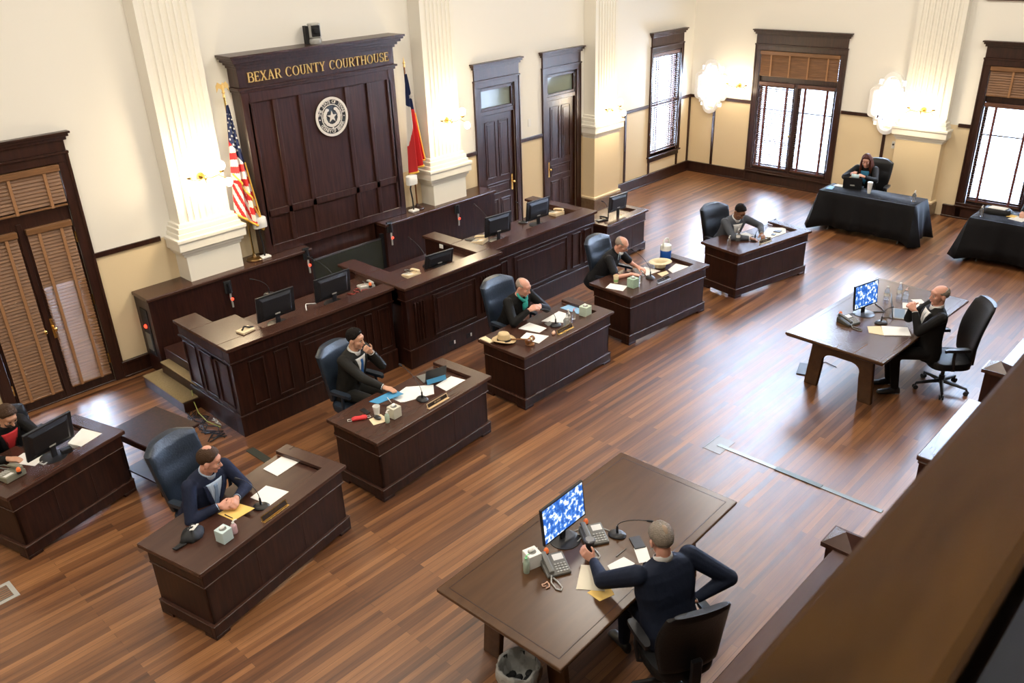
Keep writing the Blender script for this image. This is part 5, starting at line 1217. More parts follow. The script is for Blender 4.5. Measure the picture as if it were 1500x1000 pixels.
MB().loft([[(x, y, z) for x, y in [(-.10, .03), (-.20, .07), (-.21, .03), (-.12, -.02)]] for z in (.008, .02)]).build('cap_brim', BLACKM, t, .003)
m = MB(); m.ring([(x, y-.005) for x, y in sup(.038, .030, 0, 20, 1)], [(x*.5, y*.45-.005) for x, y in sup(.038, .030, 0, 20, 1)], 0, .006); m.box(-.035, .05, -.045, -.025, 0, .006); m.build('emblem', WHITEP, t, loc=(0, -.005, .082), rot=(deg(-12), 0, 0))
# desk with tablet (N2)
mic('gooseneck microphone on the desk with the red mask', (-12.321, -4.597, Zs), (-12.32, -4.28, 1.02))
plate('brass name plate on the desk with the red mask and tablet', (-12.46, -4.855), (-12.15, -4.832), Z7, 'IIIII IIIIIIIII', mat('pale_brass', (.85, .62, .36), .4, .6))
sheet('blue_folder', BLUEP, [(-12.780, -4.245), (-12.430, -4.240), (-12.420, -4.400), (-12.740, -4.360)], Z7, 'bright blue folder under white papers by the man with the blue tie', 'folder', th=.004)
sheet('paper_sheet', PAPER, [(-12.654, -4.325), (-12.250, -4.234), (-12.018, -4.436), (-12.149, -4.597), (-12.482, -4.486)], Zs, 'spread white papers in front of the man with the blue tie', 'paper', th=.004)
sheet('paper_sheet', PAPER, [(-12.008, -4.466), (-11.745, -4.436), (-11.694, -4.658), (-12.018, -4.678)], Zs, 'white papers between the tablet and the desk end ledge', 'paper', th=.004)
t = thing('tablet', 'tablet propped on a blue and grey cover keyboard', 'tablet', (-11.93, -4.33, Zs), A2+deg(-20)); bx('cover', GREYP, t, -.13, .12, -.02, .17, 0, .008, bevel=.002)
o = MB().box(-.13, .13, -.005, .005, 0, .19).build('tablet_body', BLACK, t, .003, loc=(0, -.07, .01), rot=(deg(14), 0, 0)); MB().box(-.12, .12, -.01, -.004, .0, .10).build('stand_flap', BLUEP, t, .002, loc=(0, -.10, .01), rot=(deg(-20), 0, 0))
tissue('cream tissue box beside the green sanitizer bottle', (-12.79, -4.70, Z7), A2, mat('cream_carton', (.62, .60, .50), .6), .11)
pump('green sanitizer bottle beside the cream tissue box', (-12.915, -4.735, Z7), .14, mat('pale_green_gel', (.62, .80, .66), .25, trans=.4), WHITEP)
cup('white paper cup beside the cream tissue box', (-12.885, -4.52, Z7), .10, WHITEP)
sheet('note_pad', CREAMP, [(-13.010, -4.545), (-12.860, -4.550), (-12.875, -4.730), (-13.050, -4.675)], Z7, 'cream note under the black mouse', 'paper', th=.002)
o = MB().ell((0, 0, .012), (.032, .055, .017)).build('computer_mouse', BLACK, None, smooth=True, loc=(-12.94, -4.60, Z7+.005)); tag(o, 'black mouse on the cream note beside the paper cup', 'mouse')
sheet('mobile_phone', BLACK, [(-12.955, -4.310), (-12.900, -4.310), (-12.910, -4.440), (-12.965, -4.440)], Z7, 'black mobile phone lying beyond the red mask', 'mobile phone', th=.004)
t = thing('red_face_mask', 'folded red cloth face mask on the desk corner', 'face mask', (-13.07, -4.46, Z7), A2-deg(30)); m = MB(); m.loft([[(x*s, y*s+.008*math.sin(k), .004+z) for k, (x, y) in enumerate(sup(.085, .036, 0, 20, .7))] for z, s in ((0, 1), (.018, .95), (.028, .6))]); m.build('mask_cloth', RED, t, smooth=True)
MB().tube([(-.08, .02, .008), (-.12, .03, .006), (-.125, -.01, .006), (-.08, -.02, .008)], .003).build('ear_loop', WHITEP, t, smooth=True); MB().tube([(.08, .02, .008), (.115, .025, .006), (.12, -.01, .006), (.08, -.02, .008)], .003).build('ear_loop', WHITEP, t, smooth=True)
pen('black pen on the papers beside the cream tissue box', (-12.74, -4.42), (-12.66, -4.52), Z7+.004)
pen('white pen lying across the blue folder', (-12.60, -4.34), (-12.64, -4.46), Z7+.004, WHITEP)
# desk with hat and gavel (N3)
mic('gooseneck microphone on the desk with the gavel', (-9.927, -4.456, Zs), (-10.10, -4.40, .98))
plate('brass name plate on the desk with the gavel', (-10.18, -4.712), (-9.885, -4.710), Z7, 'NELSON W. WOLFF')
sheet('paper_sheet', PAPER, [(-10.370, -4.210), (-10.150, -4.200), (-10.130, -4.480), (-10.290, -4.500)], Z7, 'white sheet nearest the smiling man on the gavel desk', 'paper', th=.004)
sheet('paper_sheet', PAPER, [(-10.555, -4.420), (-10.387, -4.370), (-10.283, -4.655), (-10.520, -4.700)], Z7, 'white sheet partly under the gavel', 'paper', th=.002)
sheet('paper_sheet', PAPER, [(-9.947, -4.224), (-9.554, -4.188), (-9.543, -4.345), (-9.796, -4.476)], Zs, 'fanned white papers beside the clear bottles', 'paper', th=.004)
sheet('blue_folder', LBLUEP, [(-9.46, -4.13), (-9.29, -4.15), (-9.26, -4.35), (-9.46, -4.45)], Zs, 'pale blue folder in the recess beside the green tissue box', 'folder', th=.004)
tissue('pale green tissue box beside the pale blue folder', (-9.422, -4.537, Zs), .05, mat('pale_green_carton', (.58, .68, .56), .6), .12)
wbottle('clear water bottle beside the bottle with a pink cap', (-9.725, -4.497, Zs), .17); 
pump('clear bottle with a pink cap by the pale green tissue box', (-9.614, -4.497, Zs), .15, GLASS, mat('pink_cap', (.75, .25, .30), .5))
pump('round clear pump bottle right behind the gavel desk name plate'.replace('right ', ''), (-9.93, -4.64, Z7), .16, mat('clear_gel', (.75, .80, .76), .15, trans=.7), WHITEP, .04)
sheet('note_book', CREAMP, [(-10.900, -4.050), (-10.810, -4.060), (-10.845, -4.250), (-10.910, -4.240)], Z7, 'cream notebook under the straw hat brim', 'notebook', th=.012)
sheet('mobile_phone', GREYP, [(-9.978, -4.305), (-9.877, -4.315), (-9.927, -4.406), (-10.008, -4.396)], Zs, 'dark phone at the foot of the gavel desk microphone', 'mobile phone', th=.009)
def hat(label, loc, m, up=True, R=.15, band=None, rz=0):
    r = thing('hat', label, 'hat', loc, rz); n = 32; prof = [(R, .012), (R*.98, .006), (R*.8, .0), (R*.55, .006), (R*.53, .04), (R*.49, .085), (R*.42, .105), (R*.2, .098), (.004, .095)]
    M = Matrix() if up else Matrix.Translation((0, 0, .108)) @ Matrix.Rotation(PI, 4, 'X')
    def shape(x, y, z, t): return (x*.88, y*1.08, z+.02*(abs(math.cos(t))**2 if up and z < .03 and abs(x) > R*.5 else 0))
    q = MB(M); q.loft([[shape(a*math.cos(2*PI*j/n), a*math.sin(2*PI*j/n), z, 2*PI*j/n) for j in range(n)] for a, z in prof], cap=False); q.build('hat_felt', m, r, smooth=True)
    if band: MB(M).loft([[(a*.88*math.cos(2*PI*j/n), a*1.08*math.sin(2*PI*j/n), z) for j in range(n)] for a, z in ((R*.57, .008), (R*.555, .034))], cap=False).build('hat_band', band, r, smooth=True)
    return r
hat('pale straw hat with a black band at the desk corner', (-10.755, -4.33, Z7+.012), mat('straw', (.66, .50, .28), .75, bump=.4, bscale=200), True, .145, BLACKM, deg(20))
t = thing('gavel', 'turned wooden gavel resting on its round sound block', 'gavel', (-10.61, -4.635, Z7))
MB().lathe([(.055, 0), (.058, .008), (.052, .02), (.03, .026)], 24).build('sound_block', W_gavel, t, smooth='auto')
m = MB(Matrix.Translation((0, 0, .062)) @ Matrix.Rotation(deg(12), 4, 'Z') @ Matrix.Rotation(PI/2, 4, 'Y')); m.lathe([(.026, -.075), (.034, -.068), (.034, -.05), (.027, -.042), (.030, -.02), (.030, .02), (.027, .042), (.034, .05), (.034, .068), (.026, .075)], 20); m.build('gavel_head', W_gavel, t, smooth='auto')
MB().lathe([(.0285, -.012), (.0315, 0), (.0285, .012)], 20).build('gavel_band', BRASS, t, smooth='auto', loc=(0, 0, .062), rot=(0, PI/2, deg(12)))
MB().tube([(0, .02, .062), (-.03, .12, .045), (-.07, .22, .028), (-.09, .27, .022)], [.010, .008, .010, .013]).build('gavel_handle', W_gavel, t, smooth='auto')
t = thing('seashell', 'small pinkish cream shell beside the gavel desk name plate', 'shell', (-10.20, -4.66, Z7), .5); MB().loft([[(x*s+o_, y*s, z+s*.0) for x, y in sup(.04, .026, 0, 16, 1)] for z, s, o_ in ((0, .8, 0), (.015, 1, 0), (.03, .6, .01), (.036, .15, .02))]).build('shell_body', mat('shell', (.75, .45, .32), .4, vary=.3, vscale=40), t, smooth=True)
# desk with upturned hat (N4)
mic('gooseneck microphone on the desk with the upturned hat', (-7.90, -4.50, Z7), (-7.80, -4.11, 1.06))
plate('silver-framed name plate on the desk with the upturned hat', (-8.01, -4.70), (-7.74, -4.725), Z7, 'IIIIII IIIIII', STEEL)
sheet('paper_sheet', PAPER, [(-7.625, -4.123), (-7.493, -4.113), (-7.478, -4.385), (-7.766, -4.335)], Zs, 'white sheet under the forearms of the bald man', 'paper', th=.004)
sheet('paper_sheet', PAPER, [(-7.372, -4.446), (-7.089, -4.396), (-7.069, -4.628), (-7.453, -4.597)], Zs, 'white papers beyond the upturned hat by the end ledge', 'paper', th=.004)
sheet('paper_sheet', PAPER, [(-8.600, -4.230), (-8.420, -4.180), (-8.350, -4.430), (-8.540, -4.490)], Z7, 'loose white sheet on the desk corner beside the paper cup', 'paper', th=.002)
sheet('paper_sheet', CREAMP, [(-7.604, -4.416), (-7.423, -4.456), (-7.483, -4.537), (-7.655, -4.537)], Zs, 'cream note between the name plate and the upturned hat', 'paper', th=.004)
cup('cream paper cup with a green band beside the loose sheet', (-8.35, -4.225, Z7), .11, CREAMP, band=mat('green_band', (.25, .42, .15), .6))
tissue('green patterned tissue box beside the cream cup', (-8.32, -4.50, Z7), A4, mat('green_pattern_carton', (.40, .56, .44), .6, vary=.4, vscale=50), .12)
pump('clear sanitizer bottle between the green tissue box and microphone', (-8.14, -4.50, Z7), .16, GLASS, mat('pink_top', (.8, .45, .45), .5))
hat('cream hat lying crown down on the desk', (-7.372, -4.305, Zs), mat('cream_felt', (.76, .66, .46), .75, bump=.2, bscale=90), False, .165, None, deg(60))
t = thing('water_jug', 'blue drinking jug with a white lid and carrying handle', 'jug', (-7.02, -4.16, Zs)); MB().lathe([(.078, 0), (.085, .01), (.085, .155), (.080, .16)], 28).build('jug_body', mat('jug_blue', (.02, .12, .52), .35), t, smooth='auto')
MB().lathe([(.086, .155), (.086, .19), (.080, .23), (.055, .245), (.004, .247)], 28).build('jug_lid', WHITEP, t, smooth='auto'); MB().tube([(-.078, 0, .20), (-.075, 0, .28), (-.045, 0, .325), (.0, 0, .335), (.045, 0, .325), (.075, 0, .28), (.078, 0, .20)], .012).build('jug_handle', WHITEP, t, smooth=True)
sheet('mobile_phone', BLACK, [(-8.060, -4.250), (-7.990, -4.230), (-7.960, -4.330), (-8.030, -4.350)], Z7, 'black phone at the hand of the bald man', 'mobile phone', th=.004)
# desk of the man in grey (N5)
mic('gooseneck microphone lying far over on the grey-suited man desk', (-5.53, -4.84, Z7), (-5.05, -4.90, .98))
plate('brass name plate on the desk of the man in the grey suit', (-5.65, -4.995), (-5.38, -5.045), Z7, 'IIIII II IIIIIII', mat('dull_brass', (.45, .36, .22), .4, .6))
sheet('paper_sheet', PAPER, [(-5.332, -4.436), (-5.160, -4.476), (-5.221, -4.658), (-5.484, -4.597)], Zs, 'white sheet under the hands of the man in grey', 'paper', th=.004)
sheet('paper_sheet', PAPER, [(-5.181, -4.759), (-4.716, -4.638), (-4.554, -4.870), (-4.777, -4.991), (-5.140, -4.941)], Zs, 'heap of white papers at the far end of the last desk', 'paper', th=.004)
sheet('black_clip', BLACK, [(-5.049, -4.870), (-4.979, -4.850), (-4.958, -4.911), (-5.029, -4.921)], Zs+.006, 'black clip on the heap of papers', 'clip', th=.012)
sheet('black_case', BLACK, [(-4.888, -4.820), (-4.807, -4.810), (-4.756, -4.911), (-4.857, -4.921)], Zs+.006, 'dark case lying on the heap of papers', 'case', th=.014)
pump('small sanitizer bottle alone on the corner of the last desk', (-6.02, -4.66, Z7), .17, GLASS, WHITEP)
wbottle('clear water bottle beside the microphone of the man in grey', (-5.74, -4.66, Z7), .21)
# short desk past the bench
sheet('keyboard', CREAMP, [(-6.05, -2.30), (-5.68, -2.24), (-5.66, -2.36), (-6.03, -2.42)], .708, 'pale keyboard in front of the monitor on the short desk', 'keyboard', th=.02)
phone('dark phone with tangled cords on the cluttered short desk', (-6.20, -2.25, .71), deg(160), BLACK, False)
m = MB(); rnd = random.Random(9)
for k in range(4): m.tube([(-6.1+rnd.uniform(-.14, .14), -2.28+rnd.uniform(-.1, .1), .72+.02*rnd.random()) for _ in range(6)], .006)
tag(m.build('tangled_cords', BLACK, None, smooth=True), 'tangle of black cords on the short desk beyond the bench', 'cord')
# court reporter desk (N0)
sheet('paper_sheet', PAPER, [(-15.33, -2.55), (-15.11, -2.36), (-15.01, -2.63), (-15.26, -2.72)], Zs, 'white document with a small clip beyond the edge monitor', 'paper', th=.045)
sheet('paper_sheet', PAPER, [(-15.86, -2.47), (-15.70, -2.39), (-15.53, -2.61), (-15.71, -2.73)], Zs, 'white papers under the hands of the person with the mask', 'paper', th=.046)
o = sheet('mobile_phone', LGREY, [(-15.67, -2.72), (-15.57, -2.69), (-15.55, -2.76), (-15.65, -2.79)], Z7, 'silver mobile phone at the foot of the large edge monitor', 'mobile phone', th=.009); MB().box(-.035, .035, -.02, .02, .009, .0105).build('screen', BLACK, o, rot=(0, 0, .3))
phone('olive grey phone at the picture edge beside the written papers', (-15.93, -2.74, Z7), deg(195), mat('olive_grey', (.22, .22, .17), .45), True)
o = bx('cable_hub', BLACK, None, -.05, .05, -.035, .035, 0, .05, bevel=.004); o.location = (-15.40, -2.72, Z7); tag(o, 'small black cable hub under the large edge monitor', 'hub')
# near walnut table
phone('grey phone beside the white tissue box on the near table', (-13.44, -7.50, .75), deg(-28), None, True)
phone('grey phone behind the black cup on the near table', (-12.95, -7.50, .75), deg(-32), None, True)
mic('gooseneck microphone bent over the near table', (-12.80, -7.63, .75), (-12.70, -7.86, .96))
cup('black travel cup held by the grey-haired man', (-13.125, -7.60, .75), .135, BLACK, mat('smoky_lid', (.10, .10, .11), .2), .030, .042)
tissue('white tissue box beside a green-tinted sanitizer bottle on the near table', (-13.53, -7.34, .75), deg(-16), WHITEP, .115)
pump('green tinted sanitizer bottle leaning by the white tissue box', (-13.63, -7.37, .75), .17, mat('green_tint', (.66, .84, .70), .2, trans=.5), mat('green_pump', (.30, .75, .40), .4))
m = MB(); rnd = random.Random(5); m.tube([(-.03, -.02, .006), (0, -.03, .008), (.02, -.01, .006), (.03, .02, .008), (0, .02, .006), (-.02, .03, .008), (-.03, .01, .006), (-.01, -.005, .007)], .006); o = m.build('paper_scrap', mat('pinkish_tan', (.62, .38, .28), .7), None, smooth=True, loc=(-13.64, -7.59, .75)); tag(o, 'crumpled pinkish paper scrap on the near table', 'scrap')
sheet('paper_sheet', mat('off_white_paper', (.72, .66, .52), .7), [(-13.52, -7.785), (-13.28, -7.638), (-13.19, -7.76), (-13.39, -7.965)], .752, 'off-white sheet on the yellow pad beside the seated man arm', 'paper')
sheet('legal_pad', YELLOWP, [(-13.49, -7.87), (-13.50, -8.0), (-13.37, -8.04), (-13.30, -7.92)], .750, 'yellow pad peeking out under the off-white sheet', 'paper', th=.002)
sheet('paper_sheet', PAPER, [(-13.15, -7.80), (-12.98, -7.835), (-12.985, -7.95), (-13.22, -7.93)], .7515, 'white sheet between the two arms at the near table', 'paper')
sheet('paper_sheet', PAPER, [(-12.84, -7.83), (-12.76, -7.90), (-12.88, -8.03), (-12.96, -7.97)], .7515, 'white paper beside the black mobile phone on the near table', 'paper')
sheet('mobile_phone', BLACK, [(-12.77, -7.73), (-12.69, -7.78), (-12.77, -7.90), (-12.85, -7.85)], .754, 'black mobile phone by the elbow on the near table', 'mobile phone', th=.009)
pen('silver and black pen on the near walnut table', (-13.02, -7.79), (-12.885, -7.79), .75, GREYP)
m = MB(); m.tube([(-13.36, -7.24, .757), (-13.42, -7.3, .757), (-13.47, -7.33, .757), (-13.43, -7.39, .76)], .004); m.tube([(-12.80, -7.56, .757), (-12.82, -7.45, .757), (-12.9, -7.38, .757), (-13.0, -7.33, .757)], .004); m.tube([(-13.05, -7.36, .757), (-12.97, -7.42, .757), (-13.08, -7.44, .757), (-13.14, -7.42, .757)], .006)
tag(m.build('desk_cables', LGREY, None, smooth=True), 'thin grey cables around the lit monitor on the near table', 'cable')
# bin under near table
t = thing('waste_bin', 'dark waste bin with a loose clear plastic liner under the near table', 'bin', (-14.10, -7.71, 0))
MB().lathe([(.12, 0), (.125, .01), (.155, .36), (.148, .36), (.115, .02)], 28).build('bin_body', BLACK, t, smooth='auto')
n = 40; m = MB(); m.loft([[((r_+.010*math.sin(7*a+k)+.006*math.sin(17*a))*math.cos(a), (r_+.010*math.sin(7*a+k)+.006*math.cos(19*a))*math.sin(a), z+.012*math.sin(5*a+k)) for a in [2*PI*j/n for j in range(n)]] for k, (r_, z) in enumerate(((.165, .22), (.172, .30), (.168, .37), (.150, .385), (.135, .33), (.09, .20), (.03, .16)))], cap=False)
m.build('bin_liner', mat('liner', (.75, .75, .72), .2, trans=.55, bump=.8, bscale=25), t, smooth=True)
m = MB(); rnd = random.Random(8)
for k in range(9): m.ell((rnd.uniform(-.07, .07), rnd.uniform(-.07, .07), .22+rnd.uniform(0, .05)), (.035, .03, .025), None, 8, 6)
m.build('crumpled_rubbish', BLACKM, t)['kind'] = 'stuff'
# far walnut table
phone('dark phone with an orange beacon on the far walnut table', (-7.58, -7.28, .75), deg(-20), mat('phone_dark', (.07, .07, .06), .4), True)
mic('short microphone between the phone and laptop on the far table', (-7.35, -7.60, .75), (-7.30, -7.66, .96))
t = thing('laptop', 'open silver laptop in front of the man with folded hands', 'laptop', (-6.93, -7.70, .75), deg(21)); bx('keyboard_deck', LGREY, t, -.16, .16, -.11, .11, 0, .014, bevel=.003); bx('keys', mat('bluish_keys', (.10, .15, .20), .3), t, -.145, .145, -.03, .095, .014, .016)
MB().box(-.16, .16, -.004, .004, 0, .21).build('laptop_lid', BLACK, t, .002, loc=(0, .112, .01), rot=(deg(-14), 0, 0))
wbottle('water bottle beside the laptop lid on the far table', (-6.60, -7.36, .75), .20)
wbottle('taller clear bottle among bottles near the pad on the far table', (-6.40, -7.45, .75), .21)
pump('wide clear pump bottle beside the note pad on the far table', (-6.42, -7.54, .75), .17, GLASS, mat('pinkish_pump', (.8, .6, .6), .5), .038)
sheet('note_pad', PAPER, [(-6.56, -7.56), (-6.45, -7.74), (-6.63, -7.78), (-6.74, -7.63)], .75, 'white note pad near the bottles on the far table', 'paper', th=.008)
sheet('note_pad', PAPER, [(-6.38, -7.60), (-6.29, -7.70), (-6.38, -7.78), (-6.48, -7.72)], .75, 'small white card beyond the note pad on the far table', 'paper', th=.004)
sheet('manila_folder', CREAMP, [(-7.711, -7.60), (-7.547, -7.511), (-7.44, -7.634), (-7.67, -7.77)], .75, 'manila folder half lying open on the far table', 'folder', th=.004)
sheet('paper_sheet', PAPER, [(-7.68, -7.77), (-7.44, -7.64), (-7.28, -7.90), (-7.49, -8.02)], .752, 'white papers on the manila folder of the far table', 'paper', th=.008)
m = MB(); m.tube([(-7.16, -7.36, .757), (-7.05, -7.42, .757), (-6.98, -7.5, .757), (-6.9, -7.42, .757), (-6.8, -7.3, .757)], .006); m.tube([(-7.5, -7.2, .757), (-7.4, -7.16, .757), (-7.3, -7.22, .76), (-7.25, -7.3, .757)], .006); m.tube([(-7.2, -7.55, .757), (-7.12, -7.6, .757), (-7.16, -7.68, .757)], .004)
tag(m.build('desk_cables', BLACK, None, smooth=True), 'black cables behind the lit monitor on the far table', 'cable')
t = thing('foot_pedal', 'dark wedge foot pedal on the floor beside the far table leg', 'pedal', (-7.76, -6.90, 0), .3); MB().loft([[(-.13, -.10, 0), (.13, -.10, 0), (.13, .10, 0), (-.13, .10, 0)], [(-.13, -.10, .015), (.13, -.10, .05), (.13, .10, .05), (-.13, .10, .015)]]).build('pedal_plate', BLACK, t, .004)
MB().tube([(.13, 0, .03), (.25, -.05, .008), (.35, -.2, .008), (.25, -.35, .008)], .005).build('pedal_cord', BLACK, t, smooth=True)
# cloth table things
t = thing('laptop', 'black laptop back in front of the long-haired woman', 'laptop', (-1.83, -4.80, .755), deg(-78)); bx('keyboard_deck', BLACK, t, -.17, .17, -.02, .2, 0, .014); MB().box(-.17, .17, -.004, .004, 0, .21).build('laptop_lid', BLACK, t, .003, loc=(0, -.025, .012), rot=(deg(8), 0, 0)); MB().box(-.04, .04, -.006, -.0045, .05, .072).build('badge', LGREY, t, loc=(0, -.025, .012), rot=(deg(8), 0, 0))
cup('tall white cup with a dark logo on the black cloth table', (-1.95, -5.165, .755), .20, WHITEP, WHITEP, .030, .046)
MB().cyl((-2.00, -5.165, .90), (-1.992, -5.165, .90), .018).build('logo', BLACK, bpy.data.objects.get('cup_body'), loc=None) if False else None
pump('clear sanitizer bottle alone at the end of the black cloth table', (-1.98, -5.98, .755), .20, GLASS, WHITEP, .035)
sheet('paper_sheet', PAPER, [(-1.85, -4.44), (-1.70, -4.46), (-1.72, -4.70), (-1.86, -4.66)], .755, 'white papers at the corner of the black cloth table', 'paper', th=.006)
sheet('note_book', LBLUEP, [(-2.12, -4.42), (-1.92, -4.42), (-1.92, -4.50), (-2.12, -4.54)], .755, 'pale blue note book on the cloth table corner', 'notebook', th=.012)
pump('clear sanitizer bottle on the corner of the cut-off black table', (-2.16, -7.15, .755), .19, GLASS, WHITEP, .032)
t = thing('black_bag', 'low black bag with a white paper on top at the table under the window', 'bag', (-1.83, -7.30, .755), deg(-85)); MB().loft([[(x*s, y*s, z) for x, y in sup(.22, .13, 0, 24, .6)] for z, s in ((0, .95), (.03, 1), (.07, .95), (.09, .85))]).build('bag_body', BLACKM, t, smooth='auto'); MB().prism([(-.14, -.08), (.12, -.10), (.16, .06), (-.10, .09)], .091, .097).build('bag_paper', PAPER, t)
sheet('paper_sheet', PAPER, [(-2.04, -7.53), (-1.80, -7.60), (-1.88, -7.80), (-2.11, -7.76)], .755, 'white sheet being written on at the cut-off black table', 'paper', th=.003)
sheet('paper_sheet', YELLOWP, [(-1.95, -7.48), (-1.80, -7.50), (-1.80, -7.62), (-1.93, -7.60)], .756, 'yellowish paper under the reaching hand at the cut-off table', 'paper', th=.006)
# floor things
st('floor_patch', mat('floor_plate', (.16, .14, .12), .35, .6), -10.19, -9.86, -7.09, -6.88, 0, .004)
st('trim_30', mat('floor_plate_edge', (.30, .30, .29), .35, .7), -10.20, -9.85, -6.885, -6.87, 0, .008)
t = thing('floor_cable_cover', 'long narrow metal cable cover crossing the floor from the floor box', 'cable cover', (-10.03, -7.9, 0), 0); MB().box(-.028, .028, -.93, .93, 0, .008).build('cover', mat('cover_grey', (.20, .21, .19), .3, .6), t, .003); MB().box(-.034, .034, -.30, .22, .0, .012).build('cover_join', mat('cover_dark', (.08, .085, .07), .35, .4), t, .002)
t = thing('floor_cable_cover', 'dark cable cover on the floor between the bench corner and the desks', 'cable cover', (-13.60, -3.55, 0), .03); MB().box(-.05, .05, -.60, .60, 0, .010).build('cover', mat('cover_dark', (.08, .085, .07), .35, .4), t, .003)
m = MB(); rnd = random.Random(12)
for k in range(6):
    p = V((-13.60, -1.95, 0)); P_ = []
    for j in range(7): P_.append((-13.62+rnd.uniform(-.13, .10)-.02*j, -1.65-.14*j+rnd.uniform(-.08, .08), .009+.004*rnd.random()))
    m.tube(P_, .006)
tag(m.build('black_cables', BLACK, None, smooth=True), 'coils of black cables on the floor at the bench corner', 'cable')
m = MB(); m.tube([(-13.52, -1.45, .20), (-13.58, -1.58, .12), (-13.62, -1.75, .03), (-13.64, -2.0, .012), (-13.60, -2.25, .012)], .006)
tag(m.build('yellow_cable', mat('green_yellow_cable', (.45, .50, .15), .5), None, smooth=True), 'yellow green cable running down from the carpeted steps', 'cable')
m = MB()
for k in range(4): m.tube([(-13.585+rnd.uniform(-.02, .02), -2.15+rnd.uniform(-.12, .12), .012+.05*rnd.random()) for _ in range(5)], .007)
tag(m.build('white_cables', WHITEP, None, smooth=True), 'knot of white plugs and cables at the bench corner', 'cable')
t = thing('floor_vent', 'pale metal floor register near the picture corner', 'vent', (-16.47, -3.38, 0), .02); MB().ring([(-.16, -.14), (.16, -.14), (.16, .14), (-.16, .14)], [(-.12, -.10), (.12, -.10), (.12, .10), (-.12, .10)], 0, .006).build('register_frame', LGREY, t)
m = MB()
for k in range(6): m.box(-.12, .12, -.09+k*.032, -.08+k*.032, 0, .004)
m.build('register_slats', GREYP, t)

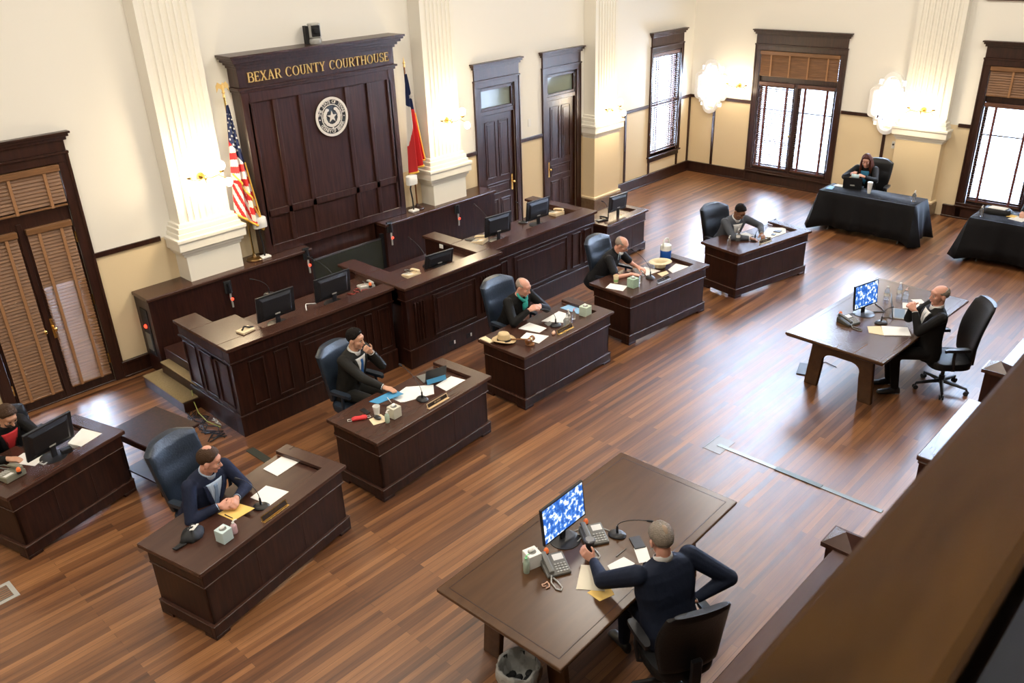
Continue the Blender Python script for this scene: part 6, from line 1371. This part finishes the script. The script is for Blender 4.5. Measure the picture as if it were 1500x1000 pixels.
# ================================================================ flags
def flag(kind, label, x, y, z0, lean):
    r = thing('flag', label, 'flag', (x, y, z0))
    MB().lathe([(.11, 0), (.12, .01), (.11, .025), (.05, .035), (.03, .05), (.02, .09)], 28).build('flag_base', W_desk if kind == 'tx' else mat('bronze', (.16, .09, .03), .35, .7), r, smooth='auto')
    H = 2.30 if kind == 'us' else 2.30; top = V((lean, 0, H))
    MB().cyl((0, 0, .05), top, .014).build('flag_pole', W_gavel if kind == 'tx' else BRASS, r, smooth='auto')
    m = MB(); m.cyl(top, top+V((0, 0, .05)), .022, .012); m.ell(top+V((0, 0, .06)), (.022, .022, .022), None, 10, 8)
    if kind == 'us':
        c = top+V((0, 0, .12)); m.ell(c, (.022, .03, .05), None, 10, 8); m.ell(c+V((.0, -.02, .055)), (.014, .022, .016), None, 8, 6)
        for s in (-1, 1): m.loft([[c+V((s*a, b, z)) for a, b, z in q] for q in ([(.01, 0, .04), (.01, .012, .04), (.01, .012, -.02), (.01, 0, -.02)], [(.06, 0, .075), (.06, .012, .075), (.06, .012, .0), (.06, 0, .0)], [(.09, 0, .03), (.09, .01, .03), (.09, .01, -.05), (.09, 0, -.05)])])
    else: m.cyl(top+V((0, 0, .07)), top+V((0, 0, .15)), .014, .002)
    m.build('finial', GOLD, r, smooth='auto')
    RW = mat('flag_white', (.80, .76, .72), .8); RR = mat('flag_red', (.60, .03, .035), .8); RB = mat('flag_blue', (.012, .022, .085), .8); FG = mat('gold_fringe', (.85, .50, .08), .7)
    nu, nv = 60, 120; L = 1.70 if kind == 'us' else 1.58; vs = []; fs = []; mi = []
    zt = H-.10
    def pt(u, v):
        wd = .03+.27*v**.8+(.05*v*v if kind == 'us' else -.02*v); fold = math.sin(u*2*PI*2.4+v*1.4)*.050*(.25+v)+math.sin(u*2*PI*5+v*3)*.012*v
        slant = (.30 if kind == 'us' else -.20)*u*v
        bx_ = lean*(zt-L*v)/H
        return V((bx_+(.0+wd*(u-.48)) if kind == 'us' else bx_-.02+wd*(u-.30), -.045+fold-.05*v*math.sin(PI*u), zt-L*v*(.86 if kind == 'us' else 1.0)-slant))
    for j in range(nv+1):
        for i in range(nu+1): vs.append(pt(i/nu, j/nv))
    stars = [((.12+.20*(k % 5)+(.10 if (k//5) % 2 else 0)), .05+.036*(k//5)) for k in range(50)] if kind == 'us' else []
    for j in range(nv):
        for i in range(nu):
            u, v = (i+.5)/nu, (j+.5)/nv
            fs.append((j*(nu+1)+i, j*(nu+1)+i+1, (j+1)*(nu+1)+i+1, (j+1)*(nu+1)+i))
            if kind == 'us':
                if v < .36+.22*u-.05: c = 2
                else: c = 1 if int((v+.12*u)/.062) % 2 else 0
                if v > .70 and u < .55: c = 1 if int((v*1.2-.9*u+2)/.09) % 2 else 0
            else:
                if v < .30+.12*u: c = 2
                elif u < .52-(v-.32)*1.15 and v < .72: c = 0
                else: c = 1
            mi.append(c)
    mb = MB(); mb.v = [tuple(p) for p in vs]; mb.f = fs; mb.mi = mi
    o = mb.build('flag_cloth', [RW, RR, RB], r, smooth=True); so = o.modifiers.new('t', 'SOLIDIFY'); so.thickness = .004
    # stars
    m = MB(); rg = random.Random(2)
    def star_at(u, v, s):
        p = pt(u, v); n_ = (pt(u+.01, v)-p).cross(pt(u, v+.01)-p).normalized()
        if n_.y > 0: n_ = -n_
        a = V((1, 0, 0)); a = (a-n_*a.dot(n_)).normalized(); b_ = n_.cross(a)
        P = [p+n_*.006+(a*math.cos(PI/2+k*PI/5)+b_*math.sin(PI/2+k*PI/5))*(s if k % 2 == 0 else s*.42) for k in range(10)]
        m.add(P+[p+n_*.008], [(k, (k+1) % 10, 10) for k in range(10)])
    if kind == 'us':
        for a in range(9):
            for b_ in range(4):
                u = .14+.22*b_+(.11 if a % 2 else 0); v = .075+a*.037
                if u < .97 and v < .30+.22*u and .03+.27*v**.8 > .05: star_at(u, v, .014+.006*(v/.3))
    else: star_at(.66, .24, .055)
    m.build('flag_stars', RW, r)
    # gold fringe along the free edges
    m = MB()
    E_ = [pt(i/nu, 1.0)+V((0, -.004, -.01)) for i in range(0, nu+1, 2)]
    m.tube(E_, .016, 6)
    m.tube([pt(1.0, .45+.55*k/24)+V((.006, -.004, 0)) for k in range(25)], .012, 6)
    if kind == 'us': m.tube([pt(.03+.95*abs(math.sin(k/24*PI*.5)), .62+.30*k/24)+V((0, -.03, 0)) for k in range(25)], .012, 6)
    m.build('flag_fringe', FG, r, smooth=True)
    return r
flag('us', 'stars and stripes flag with gold fringe on a pole with an eagle', -11.70, -.22, 1.15, -.03)
flag('tx', 'draped blue white and red flag with one white star and gold fringe', -8.58, -.20, 1.15, -.03)
